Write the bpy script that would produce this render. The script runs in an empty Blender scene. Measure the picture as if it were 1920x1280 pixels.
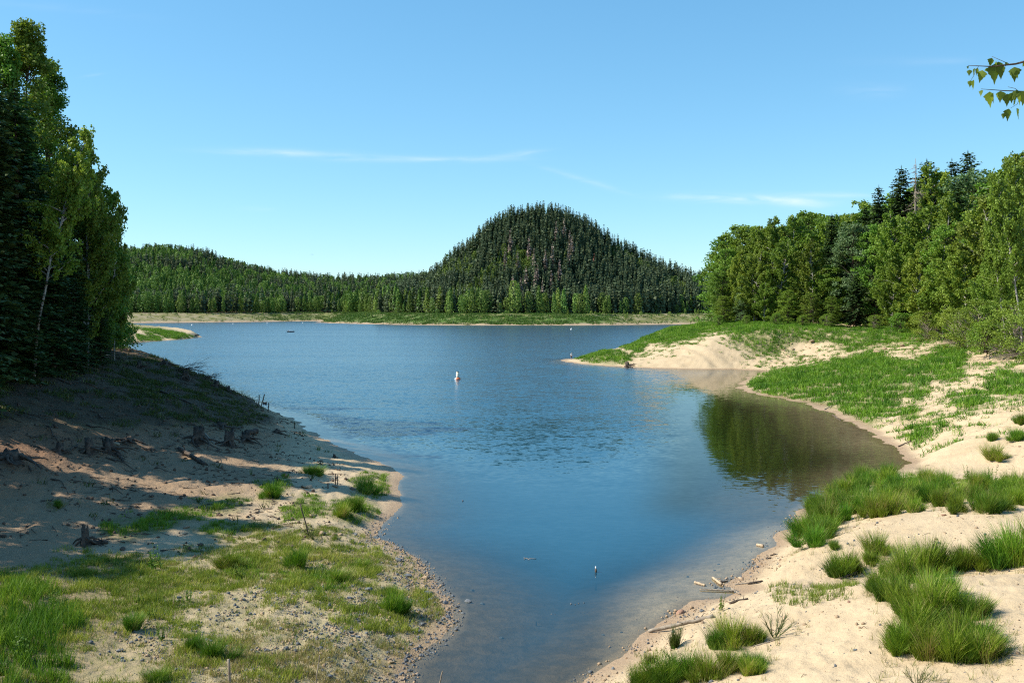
import bpy, bmesh, math, random
import numpy as np
from mathutils import Vector

# ------------------------------------------------------------------ camera, sky, sun, exposure
S = bpy.context.scene
COL = S.collection
CAM_H, FOC, HOR = 13.6, 1867.0, 580.0          # eye height above the lake (m), focal length and horizon row (for a 1920 px wide picture)
cd = bpy.data.cameras.new('camera')
cam = bpy.data.objects.new('camera', cd); COL.objects.link(cam)
cam.location = (0, 0, CAM_H); cam.rotation_euler = (math.radians(90), 0, 0)
cd.sensor_width = 36.0; cd.lens = 35.0; cd.shift_y = -(640 - HOR) / 1920.0
cd.clip_start = 0.1; cd.clip_end = 20000
S.camera = cam

SUN_EL = math.radians(43); SUN_AZ = math.radians(-91)     # azimuth clockwise from +Y
tosun = Vector((math.sin(SUN_AZ) * math.cos(SUN_EL), math.cos(SUN_AZ) * math.cos(SUN_EL), math.sin(SUN_EL)))
sd_ = bpy.data.lights.new('sun', 'SUN'); sun = bpy.data.objects.new('sun', sd_); COL.objects.link(sun)
sun.rotation_euler = tosun.to_track_quat('Z', 'Y').to_euler(); sun.location = (-100, -30, 120)
sd_.energy = 5.0; sd_.angle = math.radians(0.5); sd_.color = (1.0, 0.93, 0.80)

W = bpy.data.worlds.new('World'); S.world = W; W.use_nodes = True
wn, wl = W.node_tree.nodes, W.node_tree.links
wn.clear()
wout = wn.new('ShaderNodeOutputWorld'); wbg = wn.new('ShaderNodeBackground')
sky = wn.new('ShaderNodeTexSky'); sky.sky_type = 'NISHITA'; sky.sun_disc = False
sky.sun_elevation = SUN_EL; sky.sun_rotation = SUN_AZ
sky.altitude = 400; sky.air_density = 1.0; sky.dust_density = 0.0; sky.ozone_density = 3.0
wbg.inputs['Strength'].default_value = 0.12
def wm(op, a, b=None, c=None):
    n = wn.new('ShaderNodeMath'); n.operation = op
    for k, v in enumerate((a, b, c)):
        if v is None: continue
        if isinstance(v, (int, float)): n.inputs[k].default_value = v
        else: wl.new(v, n.inputs[k])
    return n.outputs[0]
tc = wn.new('ShaderNodeTexCoord'); sx = wn.new('ShaderNodeSeparateXYZ'); wl.new(tc.outputs['Generated'], sx.inputs[0])
yy = wm('MAXIMUM', sx.outputs[1], 0.05)
U = wm('DIVIDE', sx.outputs[0], yy); V = wm('DIVIDE', sx.outputs[2], yy)
cmb = wn.new('ShaderNodeCombineXYZ'); wl.new(U, cmb.inputs[0]); wl.new(V, cmb.inputs[1])
mp = wn.new('ShaderNodeMapping'); mp.inputs['Scale'].default_value = (9, 55, 1); mp.inputs['Rotation'].default_value = (0, 0, -0.05); wl.new(cmb.outputs[0], mp.inputs[0])
nz = wn.new('ShaderNodeTexNoise'); nz.inputs['Scale'].default_value = 2.2; nz.inputs['Detail'].default_value = 5; nz.inputs['Distortion'].default_value = 0.6; wl.new(mp.outputs[0], nz.inputs[0])
wisp = wm('MULTIPLY', wm('SUBTRACT', nz.outputs[0], 0.25), 1.3)
# thin streaks of high cirrus: direction (px, py of the direction), half length, half thickness, slope, strength
tot = None
for (px, py, a, b, sl, k) in [(540, 287, 130, 5.5, -0.03, .55), (790, 299, 160, 5, 0.0, .4), (965, 290, 50, 5, .12, .4), (1395, 373, 130, 6.5, -.03, .75),
                              (1500, 381, 60, 9, -.1, .4), (1560, 366, 80, 5, -.02, .4), (1090, 336, 80, 5, -.3, .25), (1740, 115, 120, 7, 0, .10), (90, 14, 160, 8, -.1, .07),
                              (480, 391, 30, 4, 0, .2), (170, 142, 22, 2.5, .15, .12), (1640, 170, 60, 12, 0, .12)]:
    du = wm('SUBTRACT', U, (px - 960) / FOC); dv = wm('SUBTRACT', wm('SUBTRACT', V, (HOR - py) / FOC), wm('MULTIPLY', du, sl))
    q = wm('ADD', wm('POWER', wm('ABSOLUTE', wm('DIVIDE', du, a / FOC)), 2.5), wm('POWER', wm('ABSOLUTE', wm('DIVIDE', dv, b / FOC)), 1.6))
    g = wm('MULTIPLY', wm('EXPONENT', wm('MULTIPLY', q, -1.0)), k)
    tot = g if tot is None else wm('ADD', tot, g)
cl = wm('MULTIPLY', tot, wisp); cl = wm('MINIMUM', wm('MAXIMUM', cl, 0), 0.8)
sep_ = wn.new('ShaderNodeSeparateColor'); wl.new(sky.outputs[0], sep_.inputs[0]); com_ = wn.new('ShaderNodeCombineColor')
for k, (m, p) in enumerate(((.675, .92), (1.27, .735), (1.62, .67))):      # the clear, slightly cyan summer sky of the photograph
    wl.new(wm('MULTIPLY', wm('POWER', sep_.outputs[k], p), m), com_.inputs[k])
mxs = wn.new('ShaderNodeMix'); mxs.data_type = 'RGBA'; wl.new(cl, mxs.inputs['Factor']); wl.new(com_.outputs[0], mxs.inputs['A']); mxs.inputs['B'].default_value = (6.0, 6.1, 6.1, 1)
wl.new(mxs.outputs['Result'], wbg.inputs['Color']); wl.new(wbg.outputs[0], wout.inputs[0])
S.view_settings.view_transform = 'Standard'; S.view_settings.look = 'None'; S.view_settings.gamma = 1.0; S.view_settings.use_curve_mapping = False
S.view_settings.exposure = 0.72
S.cycles.max_bounces = 8; S.cycles.diffuse_bounces = 2; S.cycles.glossy_bounces = 2; S.cycles.transmission_bounces = 3; S.cycles.transparent_max_bounces = 8; S.cycles.volume_bounces = 0
S.cycles.use_denoising = False; S.cycles.filter_width = 1.15; S.cycles.sample_clamp_indirect = 4; S.cycles.use_adaptive_sampling = True; S.cycles.adaptive_threshold = 0.01

rng = np.random.default_rng(7); random.seed(7)

# ------------------------------------------------------------------ helpers: meshes
def make_mesh(name, V, tris=None, quads=None, attrs=None, smooth=False, mats=()):
    me = bpy.data.meshes.new(name)
    V = np.asarray(V, dtype=np.float32).reshape(-1, 3)
    nt = 0 if tris is None else len(tris); nq = 0 if quads is None else len(quads)
    me.vertices.add(len(V)); me.vertices.foreach_set('co', V.ravel())
    li = []; ls = []
    if nt: li.append(np.asarray(tris, dtype=np.int32).ravel()); ls.append(np.arange(nt, dtype=np.int32) * 3)
    if nq: li.append(np.asarray(quads, dtype=np.int32).ravel()); ls.append(nt * 3 + np.arange(nq, dtype=np.int32) * 4)
    li = np.concatenate(li); ls = np.concatenate(ls)
    me.loops.add(len(li)); me.loops.foreach_set('vertex_index', li)
    me.polygons.add(nt + nq); me.polygons.foreach_set('loop_start', ls)
    if smooth: me.polygons.foreach_set('use_smooth', np.ones(nt + nq, dtype=bool))
    me.update(calc_edges=True)
    for k, a in (attrs or {}).items():
        at = me.attributes.new(k, 'FLOAT', 'POINT'); at.data.foreach_set('value', np.asarray(a, dtype=np.float32))
    for m in mats: me.materials.append(m)
    return me
class MB:
    """collects vertices, triangles, quads and the per-vertex tint"""
    def __init__(s): s.v = []; s.t = []; s.q = []; s.a = []; s.n = 0
    def add(s, V, tris=None, quads=None, tint=0.5):
        V = np.asarray(V, float).reshape(-1, 3)
        if tris is not None and len(tris): s.t.append(np.asarray(tris, int).reshape(-1, 3) + s.n)
        if quads is not None and len(quads): s.q.append(np.asarray(quads, int).reshape(-1, 4) + s.n)
        s.v.append(V); s.a.append(np.broadcast_to(np.asarray(tint, float), (len(V),))); s.n += len(V)
    def arrays(s):
        return (np.concatenate(s.v), np.concatenate(s.t) if s.t else None, np.concatenate(s.q) if s.q else None, np.concatenate(s.a))
    def mesh(s, name, mat, smooth=False):
        V, t, q, a = s.arrays()
        return make_mesh(name, V, t, q, {'tint': a}, smooth, [mat] if mat else [])
def obj(name, me, parent=None, loc=(0, 0, 0), rot=(0, 0, 0), sc=1.0):
    o = bpy.data.objects.new(name, me); COL.objects.link(o)
    o.location = loc; o.rotation_euler = rot; o.scale = (sc, sc, sc) if isinstance(sc, (int, float)) else sc
    if parent: o.parent = parent
    return o
def tag(o, label=None, cat=None, group=None, kind=None):
    if label: o['label'] = label
    if cat: o['category'] = cat
    if group: o['group'] = group
    if kind: o['kind'] = kind
    return o
def empty(name, loc, rot=(0, 0, 0), sc=1.0):
    o = obj(name, None, None, loc, rot, sc); o.empty_display_size = 0.3
    return o
def copy_tree(o, loc, rz, sc):
    c = o.copy(); COL.objects.link(c); c.location = loc; c.rotation_euler = (0, 0, rz); c.scale = (sc, sc, sc) if isinstance(sc, (int, float)) else sc
    for ch in o.children:
        d = ch.copy(); COL.objects.link(d); d.parent = c
    return c
def tube(mb, pts, rad, n=6, tint=0.5, cap=True, ridge=None):
    pts = np.asarray(pts, float); m = len(pts); rad = np.broadcast_to(np.asarray(rad, float), (m,))
    T = np.gradient(pts, axis=0); T /= np.linalg.norm(T, axis=1)[:, None] + 1e-9
    ref = np.array([0, 0, 1.0]) if abs(T[:, 2]).mean() < 0.8 else np.array([1.0, 0, 0])
    A = np.cross(T, ref); A /= np.linalg.norm(A, axis=1)[:, None] + 1e-9; B = np.cross(T, A)
    th = np.arange(n) * 2 * math.pi / n
    rr = rad[:, None] * (np.ones(n) if ridge is None else ridge)[None, :] if ridge is None or np.ndim(ridge) == 1 else rad[:, None] * ridge
    V = pts[:, None, :] + rr[:, :, None] * (np.cos(th)[None, :, None] * A[:, None, :] + np.sin(th)[None, :, None] * B[:, None, :])
    V = V.reshape(-1, 3); i = np.arange(m - 1)[:, None] * n; j = np.arange(n)[None, :]; j2 = (j + 1) % n
    Q = np.stack([i + j, i + j2, i + n + j2, i + n + j], -1).reshape(-1, 4); tris = None
    if cap:
        V = np.vstack([V, pts[0], pts[-1]]); c0 = m * n; jj = np.arange(n); k2 = (jj + 1) % n
        tris = np.vstack([np.stack([np.full(n, c0), k2, jj], -1), np.stack([np.full(n, c0 + 1), (m - 1) * n + jj, (m - 1) * n + k2], -1)])
    tt = tint if np.ndim(tint) == 0 else np.concatenate([np.repeat(tint, n), [tint[0], tint[-1]]] if cap else [np.repeat(tint, n)])
    mb.add(V, tris, Q, tt)
def unit(v): return v / (np.linalg.norm(v, axis=-1, keepdims=True) + 1e-9)
def rhombi(mb, C, u, n, L, Wd, tint, r):
    """leaf shaped quads: centre C, long axis u, approximate normal n"""
    u = unit(u); v = unit(np.cross(n, u))
    L = np.broadcast_to(L, (len(C),))[:, None]; Wd = np.broadcast_to(Wd, (len(C),))[:, None]
    k = r.uniform(-.18, .12, (len(C), 1))
    P = np.stack([C - u * L / 2, C + v * Wd / 2 + u * L * k, C + u * L / 2, C - v * Wd / 2 + u * L * k], 1).reshape(-1, 3)
    mb.add(P, None, np.arange(len(C) * 4).reshape(-1, 4), np.repeat(np.broadcast_to(tint, (len(C),)), 4))
def rdir(r, n): return unit(r.normal(size=(n, 3)))

# ------------------------------------------------------------------ helpers: noise
def _h(ix, iy, s):
    x = (ix.astype(np.int64) * 374761393 + iy.astype(np.int64) * 668265263 + s * 1442695041) & 0xffffffff
    x = ((x ^ (x >> 13)) * 1274126177) & 0xffffffff
    return ((x ^ (x >> 16)) & 0xffffff) / float(0xffffff)
def vnoise(x, y, s=0):
    ix = np.floor(x); iy = np.floor(y); fx = x - ix; fy = y - iy
    fx = fx * fx * (3 - 2 * fx); fy = fy * fy * (3 - 2 * fy)
    a = _h(ix, iy, s); b = _h(ix + 1, iy, s); c = _h(ix, iy + 1, s); d = _h(ix + 1, iy + 1, s)
    return a + (b - a) * fx + (c - a) * fy + (a - b - c + d) * fx * fy
def fbm(x, y, o=3, s=0):
    t = 0; a = 0.5; w = 0
    for k in range(o): t = t + a * vnoise(x, y, s + k * 17); w += a; a *= .5; x = x * 2.03 + 11.3; y = y * 2.03 - 7.1
    return t / w
def sst(a, b, x): t = np.clip((x - a) / (b - a), 0, 1); return t * t * (3 - 2 * t)

# ------------------------------------------------------------------ terrain
def px(u, v, z=0.0):
    d = (CAM_H - z) * FOC / (v - HOR); return ((u - 960) / FOC * d, d, z)
def pxy(u, Y): return ((u - 960) / FOC * Y, Y)
L_SH = [px(*p)[:2] for p in [(770, 1244), (806, 1215), (846, 1172), (848, 1150), (815, 1093), (792, 1054), (735, 1022), (702, 1007), (722, 985), (745, 964), (748, 935), (751, 910), (749, 890), (742, 876), (700, 860), (656, 845), (598, 820), (545, 783)]]
R_SH = [px(*p)[:2] for p in [(1085, 1280), (1130, 1255), (1190, 1222), (1215, 1190), (1262, 1152), (1300, 1128), (1360, 1122), (1395, 1108), (1345, 1096), (1385, 1078), (1425, 1048), (1450, 1020), (1478, 980), (1510, 950), (1560, 925), (1610, 900), (1660, 886), (1702, 878), (1704, 862), (1680, 842), (1640, 815), (1600, 795), (1560, 773), (1500, 753), (1440, 743), (1400, 734), (1385, 725), (1400, 708), (1440, 696), (1380, 692), (1300, 692), (1240, 691), (1180, 689), (1110, 684), (1078, 681), (1054, 677), (1056, 673)]]
near_poly = [(-500, -250), (-900, 620), (-500, 640), (-330, 600), (-225, 560), (-170, 520), (-154, 491), (-151, 470), (-150.5, 448), (-152, 430), (-155.5, 403), (-166, 392), (-168, 375), (-148, 340), (-97, 245), (-62, 192), (-45, 158), (-37, 138)] \
    + L_SH[::-1] + [(-4.0, 35), (-3, 30), (-1, 27.5), (1.5, 29), (2.2, 33)] + R_SH + [(18, 272), (26, 287), (46, 303), (90, 330), (150, 350), (250, 352), (520, 370), (900, 400), (700, -250)]
far_poly = [(-5000, 1000), (-800, 980), (-385, 978), (-330, 1035), (-270, 1090), (-228, 1165), (-214, 1120), (-205, 1040), (-187, 1000), (-172, 965), (-150, 945), (-103, 880), (-60, 855), (-27, 846), (45, 846), (90, 862), (140, 892), (172, 907), (300, 900), (900, 800), (5000, 900), (5000, 6000), (-5000, 6000)]
near_poly = np.array(near_poly, float); far_poly = np.array(far_poly, float)
def sdist(P, x, y):
    x = np.asarray(x, float); y = np.asarray(y, float); d2 = np.full(x.shape, 1e18); ins = np.zeros(x.shape, bool)
    n = len(P)
    for i in range(n):
        ax, ay = P[i]; bx, by = P[(i + 1) % n]; ex, ey = bx - ax, by - ay
        wx, wy = x - ax, y - ay
        t = np.clip((wx * ex + wy * ey) / (ex * ex + ey * ey), 0, 1)
        d2 = np.minimum(d2, (wx - ex * t) ** 2 + (wy - ey * t) ** 2)
        c = ((ay <= y) & (by > y)) | ((ay > y) & (by <= y))
        if ey != 0: ins ^= c & (x < ax + (y - ay) / ey * ex)
    d = np.sqrt(d2); return np.where(ins, d, -d)
CP = [px(*p) for p in [
    (300, 1150, 1.2), (600, 1150, .8), (100, 1250, 1.7), (720, 1190, .45), (400, 1270, 1.3), (650, 1260, .7), (600, 1000, .75), (650, 930, .6), (690, 890, .45), (350, 1050, 1.1), (550, 930, 1.0), (0, 1060, 1.7), (200, 1020, 1.35),
    (0, 950, 2.4), (0, 850, 4.2), (0, 760, 6.2), (0, 700, 7.6), (200, 900, 2.3), (200, 800, 4.1), (200, 720, 6.0), (150, 665, 8.0), (350, 850, 2.3), (350, 760, 4.2), (350, 700, 4.7), (300, 672, 6.2), (400, 718, 3.6), (500, 850, 1.3), (480, 790, 2.0), (445, 738, 2.7), (600, 835, .6), (250, 655, 7.5),
    (1920, 1280, 3.0), (1500, 1280, 2.0), (1300, 1260, 1.0), (1650, 1092, 2.6), (1900, 1077, 3.2), (1500, 1120, 1.75), (1420, 1142, 1.3), (1250, 1195, .55), (1750, 1180, 3.0), (1640, 1180, 2.55), (1480, 1200, 1.75),
    (1560, 1020, 1.6), (1700, 975, 2.3), (1830, 965, 2.8), (1600, 925, .9), (1800, 905, .95), (1700, 888, .3), (1800, 889, .35), (1915, 897, .55), (1800, 830, 1.8), (1900, 830, 2.4), (1900, 760, 3.6), (1800, 760, 2.4), (1700, 760, 1.3), (1900, 700, 5.0), (1800, 690, 4.6), (1600, 720, 1.8), (1500, 720, 1.0), (1650, 660, 4.6), (1500, 660, 3.6), (1800, 640, 7.0), (1900, 655, 7.0),
    (1330, 640, 5.9), (1330, 665, 3.0), (1330, 625, 7.4), (1200, 650, 4.0), (1200, 666, 2.3), (1120, 662, 1.6), (1150, 678, .9), (1450, 650, 4.7), (1450, 625, 7.8), (1550, 622, 8.2), (1320, 608, 9.3), (1600, 614, 9.0), (1250, 618, 7.6)]]
CP += [(15.6, 44, 1.2), (21.5, 44.5, 1.7), (11.5, 46, .75), (18, 46, 1.35), (24, 47.5, 2.5),
       (-80, 110, 9.5), (-120, 150, 11), (-100, 60, 9), (-60, 30, 7), (-150, 250, 9), (-110, 215, 6.5), (-172, 350, 4), (-182, 425, 6.0), (-170, 432, 4.2), (-161, 462, 2.4), (-220, 480, 7), (-400, 500, 10), (-65, 165, 6.8), (-80, 185, 6.5), (-58, 150, 7.3),
       (0, 0, 11.9), (0, 12, 8), (0, 20, 3.2), (-15, 15, 7), (20, 14, 7.5), (-40, 0, 10), (40, 0, 10), (9, 24, 3.2),
       (120, 180, 9.5), (150, 120, 10), (120, 260, 12), (200, 200, 14), (100, 60, 8), (55, 40, 6), (150, 320, 8), (75, 105, 7.2), (85, 290, 11)]
CP += [(float(p[0]), float(p[1]), 0.0) for p in near_poly[8:-6]]
CP = np.array(CP)
def _phi(d2): return np.sqrt(d2 + 4.0)
_A = _phi((CP[:, None, 0] - CP[None, :, 0]) ** 2 + (CP[:, None, 1] - CP[None, :, 1]) ** 2)
_n = len(CP); _M = np.zeros((_n + 1, _n + 1)); _M[:_n, :_n] = _A + np.eye(_n) * -0.15; _M[:_n, _n] = 1; _M[_n, :_n] = 1
_w = np.linalg.solve(_M, np.append(CP[:, 2], 0))
def rbf(x, y):
    z = np.full(x.shape, _w[-1])
    for i in range(_n): z += _w[i] * _phi((x - CP[i, 0]) ** 2 + (y - CP[i, 1]) ** 2)
    return z
C_RIDGE = np.array([(560, 560), (640, 556), (700, 552), (745, 532), (770, 520), (800, 512), (825, 492), (850, 470), (880, 446), (920, 412), (960, 388), (1000, 381), (1030, 381), (1060, 390), (1100, 406), (1150, 442), (1200, 467), (1250, 491), (1315, 514), (1400, 530), (1700, 560)], float)
L_RIDGE = np.array([(-400, 480), (0, 480), (150, 480), (250, 470), (320, 466), (380, 475), (440, 496), (520, 516), (600, 525), (700, 526), (800, 520), (1000, 540), (1700, 550)], float)
def far_z(x, y, sd):
    u = x / np.maximum(y, 100) * FOC + 960
    b = 9.0 * sst(0, 58, sd) + np.clip(sd, 0, 12) * .05
    zr = CAM_H + (HOR - np.interp(u, C_RIDGE[:, 0], C_RIDGE[:, 1])) * 1060 / FOC - 23.0
    t = np.clip((y - 950) / 110, 0, 1); c = 8 + np.maximum(zr - 8, 0) * np.where(y < 1060, t ** .95, np.exp(-((y - 1060) / 260) ** 2))
    zl = CAM_H + (HOR - np.interp(u, L_RIDGE[:, 0], L_RIDGE[:, 1])) * 1560 / FOC - 16.0
    t = np.clip((y - 1230) / 330, 0, 1); l = 8 + np.maximum(zl - 8, 0) * np.where(y < 1560, t ** .9, np.exp(-((y - 1560) / 900) ** 2))
    return np.maximum(b, np.where(sd > 60, np.maximum(c, l), 0) * sst(60, 80, sd) + b * (1 - sst(60, 80, sd)))
def terrain(x, y, detail=True):
    x = np.asarray(x, float); y = np.asarray(y, float)
    dist = np.hypot(x, y)
    sn = sdist(near_poly, x, y)
    jit = (fbm(x / 2.6, y / 2.6, 3, 3) - .5) * np.clip(dist / 60, .7, 3) * 1.3
    sn = sn + jit * np.exp(-np.abs(sn) / 3)
    sf = sdist(far_poly, x, y) + (fbm(x / 30, y / 30, 3, 9) - .5) * 14
    zn = np.clip(rbf(x, y), 0, 15)
    n1 = fbm(x / 9, y / 9, 3, 21) - .5; n2 = fbm(x / 1.4, y / 1.4, 3, 31) - .5; n3 = fbm(x / .35, y / .35, 2, 41) - .5
    rough = sst(0.3, 2.5, sn)
    lf = sst(0, -10, x - 0 * y)                       # the left bank is rougher, with roots and hummocks
    land = np.maximum(zn, .10 + .05 * np.clip(sn, 0, 6)) * sst(-.4, 2.6, sn) + .012 + .10 * np.clip(sn, 0, .6)
    if detail:
        rill = (vnoise((x * .8 + y * .6) / .55, (y * .8 - x * .6) / 5.0, 51) - .5)
        slope_r = sst(34, 44, x) * sst(78, 90, y) * (1 - sst(230, 260, y))
        land = land + rough * (n1 * (.35 + .25 * lf) + n2 * (.24 + .30 * lf * sst(1.3, 2.2, zn)) + n3 * .12 + rill * .85 * slope_r)
        land = land + .022 * rough * np.sin(land * 34 + n1 * 9) * sst(1.7, 1.1, land)      # old water lines
        land = np.where(sn > 0, np.maximum(land, .015), land)
    far = far_z(x, y, sf) + (n1 * 1.5 if detail else 0)
    s = -np.maximum(sn, sf)
    bay = sst(.12, .22, x / np.maximum(y, 1)) * sst(58, 75, y) * (1 - sst(215, 245, y))
    near_in = 1 - sst(45, 62, y)
    depth = np.clip((.09 * s + .020 * s * s) * (1 - .7 * bay) * (1 - .45 * near_in), 0, 7)
    z = np.where(sn > 0, land, np.where(sf > 0, far, -depth + n2 * .06 * np.clip(depth * 2, 0, 1)))
    return z
def gz(x, y): return float(terrain(np.array([x]), np.array([y]))[0])
def hit(u, v, d0=25, d1=700):
    """the ground point seen in direction (u, v): used once, to lay things out in metres"""
    d = np.exp(np.linspace(math.log(d0), math.log(d1), 1600)); x = (u - 960) / FOC * d; z = terrain(x, d)
    ray = CAM_H - (v - HOR) / FOC * d
    k = np.nonzero(z >= ray)[0]
    i = k[0] if len(k) else len(d) - 1
    return float(x[i]), float(d[i]), float(z[i])
def inpoly(P, u, v): return sdist(np.array(P, float), u, v)

# where grass grows thickly (outlines surveyed as seen from the camera point, applied to ground points)
G_BANK = [  # far, rank grass: peninsula, bank, promontory
    [(1165, 652), (1201, 628), (1257, 612), (1311, 600), (1365, 600), (1500, 606), (1580, 610), (1590, 640), (1500, 640), (1473, 652), (1441, 668), (1408, 664), (1400, 652), (1365, 638), (1375, 622), (1324, 622), (1297, 634), (1257, 644), (1211, 641)],
    [(1078, 671), (1090, 656), (1129, 652), (1162, 660), (1194, 667), (1175, 679), (1148, 684), (1094, 677)],
    [(1170, 645), (1190, 640), (1215, 648), (1200, 661), (1173, 656)],
    [(1540, 620), (1647, 612), (1723, 615), (1775, 630), (1713, 643), (1647, 647), (1597, 660), (1563, 647)],
    [(1403, 722), (1415, 708), (1468, 693), (1530, 685), (1568, 673), (1644, 655), (1668, 674), (1725, 677), (1760, 652), (1814, 650), (1808, 709), (1779, 717), (1747, 712), (1741, 739), (1725, 755), (1690, 742), (1690, 763), (1660, 780), (1633, 801), (1600, 782), (1562, 766), (1514, 753), (1454, 745), (1413, 734)],
    [(1844, 712), (1877, 695), (1960, 700), (1960, 747), (1882, 742), (1850, 734)],
    [(1780, 742), (1835, 730), (1865, 755), (1825, 775), (1795, 765)], [(1690, 770), (1725, 765), (1722, 785), (1690, 793)], [(1705, 800), (1745, 795), (1750, 812), (1720, 832), (1705, 822)], [(1755, 790), (1785, 785), (1788, 800), (1758, 806)],
    [(195, 600), (260, 603), (330, 620), (368, 631), (350, 637), (305, 632), (255, 615), (200, 612)], [(255, 628), (300, 628), (310, 640), (262, 640)], [(320, 628), (345, 626), (360, 634), (325, 638)]]
G_NEAR = [  # foreground left: long green grass
    [(656, 906), (684, 886), (724, 890), (732, 921), (713, 930), (674, 917)], [(612, 964), (620, 940), (674, 926), (708, 946), (708, 970), (670, 986), (641, 980)], [(487, 906), (537, 893), (543, 913), (512, 940), (490, 938)], [(519, 966), (566, 928), (612, 942), (609, 966), (548, 976)],
    [(187, 1000), (200, 975), (260, 968), (333, 951), (433, 928), (470, 937), (452, 955), (367, 972), (300, 999), (233, 1015)], [(355, 992), (417, 977), (503, 980), (485, 998), (400, 1009)], [(400, 1075), (420, 1045), (470, 1050), (500, 1085), (450, 1090)],
    [(-40, 1090), (0, 1085), (100, 1095), (150, 1150), (143, 1190), (125, 1220), (138, 1256), (110, 1300), (-40, 1300)], [(500, 1100), (530, 1075), (640, 1070), (655, 1095), (590, 1108)]]
G_RAG = [[(1590, 805), (1690, 700), (1800, 690), (1960, 690), (1960, 810), (1830, 830), (1760, 850), (1690, 845)], [(1400, 640), (1600, 650), (1560, 690), (1430, 690)], [(1340, 618), (1420, 640), (1400, 670), (1350, 660)], [(1620, 640), (1800, 640), (1800, 680), (1640, 680)]]
G_MID = [[(-40, 1085), (150, 1042), (300, 1055), (430, 1085), (400, 1125), (300, 1185), (150, 1205), (-40, 1200)], [(400, 1035), (520, 1005), (700, 1020), (720, 1060), (690, 1100), (500, 1125), (430, 1100)], [(300, 1285), (330, 1180), (420, 1175), (470, 1225), (560, 1230), (570, 1290)], [(590, 1130), (700, 1110), (790, 1120), (780, 1190), (650, 1180)]]
G_DARK = [(-40, 700), (130, 690), (300, 660), (380, 690), (480, 750), (505, 790), (430, 800), (330, 790), (240, 800), (150, 800), (60, 780), (-40, 790)]
G_SPARSE = [(-40, 1075), (140, 1045), (300, 1035), (430, 1000), (520, 975), (700, 1000), (790, 1060), (845, 1150), (800, 1225), (760, 1300), (-40, 1300)]
GRAVEL = [(420, 1130), (520, 1080), (690, 1010), (800, 1060), (850, 1150), (805, 1220), (770, 1300), (440, 1300), (180, 1220), (330, 1130)]
def project(x, y, z): d = np.maximum(y, .5); return 960 + x / d * FOC, HOR + (CAM_H - z) / d * FOC
def union(Ps, u, v):
    r = np.full(u.shape, -1e9)
    for P in Ps: r = np.maximum(r, inpoly(P, u, v))
    return r

# one polar sheet from the camera's feet to beyond the hills
rr = [1.0]
while rr[-1] < 2300:
    q = rr[-1]; rr.append(q + (.8 if q < 24 else q * .0042 if q < 320 else q * .008))
rr = np.array(rr)
an = np.radians(np.concatenate([np.arange(-180, -34, 4.0), np.arange(-34, 34, .125), np.arange(34, 180, 4.0)]))
R_, A_ = np.meshgrid(rr, an, indexing='ij'); GX = R_ * np.sin(A_); GY = R_ * np.cos(A_)
sh = GX.shape; GX = GX.ravel(); GY = GY.ravel()
GZ = np.concatenate([terrain(a, b) for a, b in zip(np.array_split(GX, 12), np.array_split(GY, 12))])
GU, GV = project(GX, GY, GZ); front = (GY > 20) & (GY < 600)
def polar_quads(sh):
    i = np.arange(sh[0] - 1)[:, None] * sh[1]; j = np.arange(sh[1])[None, :]; j2 = (j + 1) % sh[1]
    return np.stack([i + j, i + j2, i + sh[1] + j2, i + sh[1] + j], -1).reshape(-1, 4)
gm = np.where(front, np.maximum(sst(-6, 4, union(G_BANK, GU, GV)), np.maximum(sst(-12, 8, union(G_NEAR, GU, GV)), .6 * sst(-20, 30, inpoly(G_SPARSE, GU, GV)))), 0)
gm = np.maximum(gm, np.where(front, .55 * sst(-25, 15, inpoly(G_DARK, GU, GV)), 0))
gv = np.where(front, sst(-30, 20, inpoly(GRAVEL, GU, GV)), 0)
nsd = sdist(near_poly, GX, GY)
slope_shade_soil = sst(-8, -20, GX) * sst(.9, 1.6, GZ)  # left bank soil: redder, and darkened to paint in the slope's shade

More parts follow.
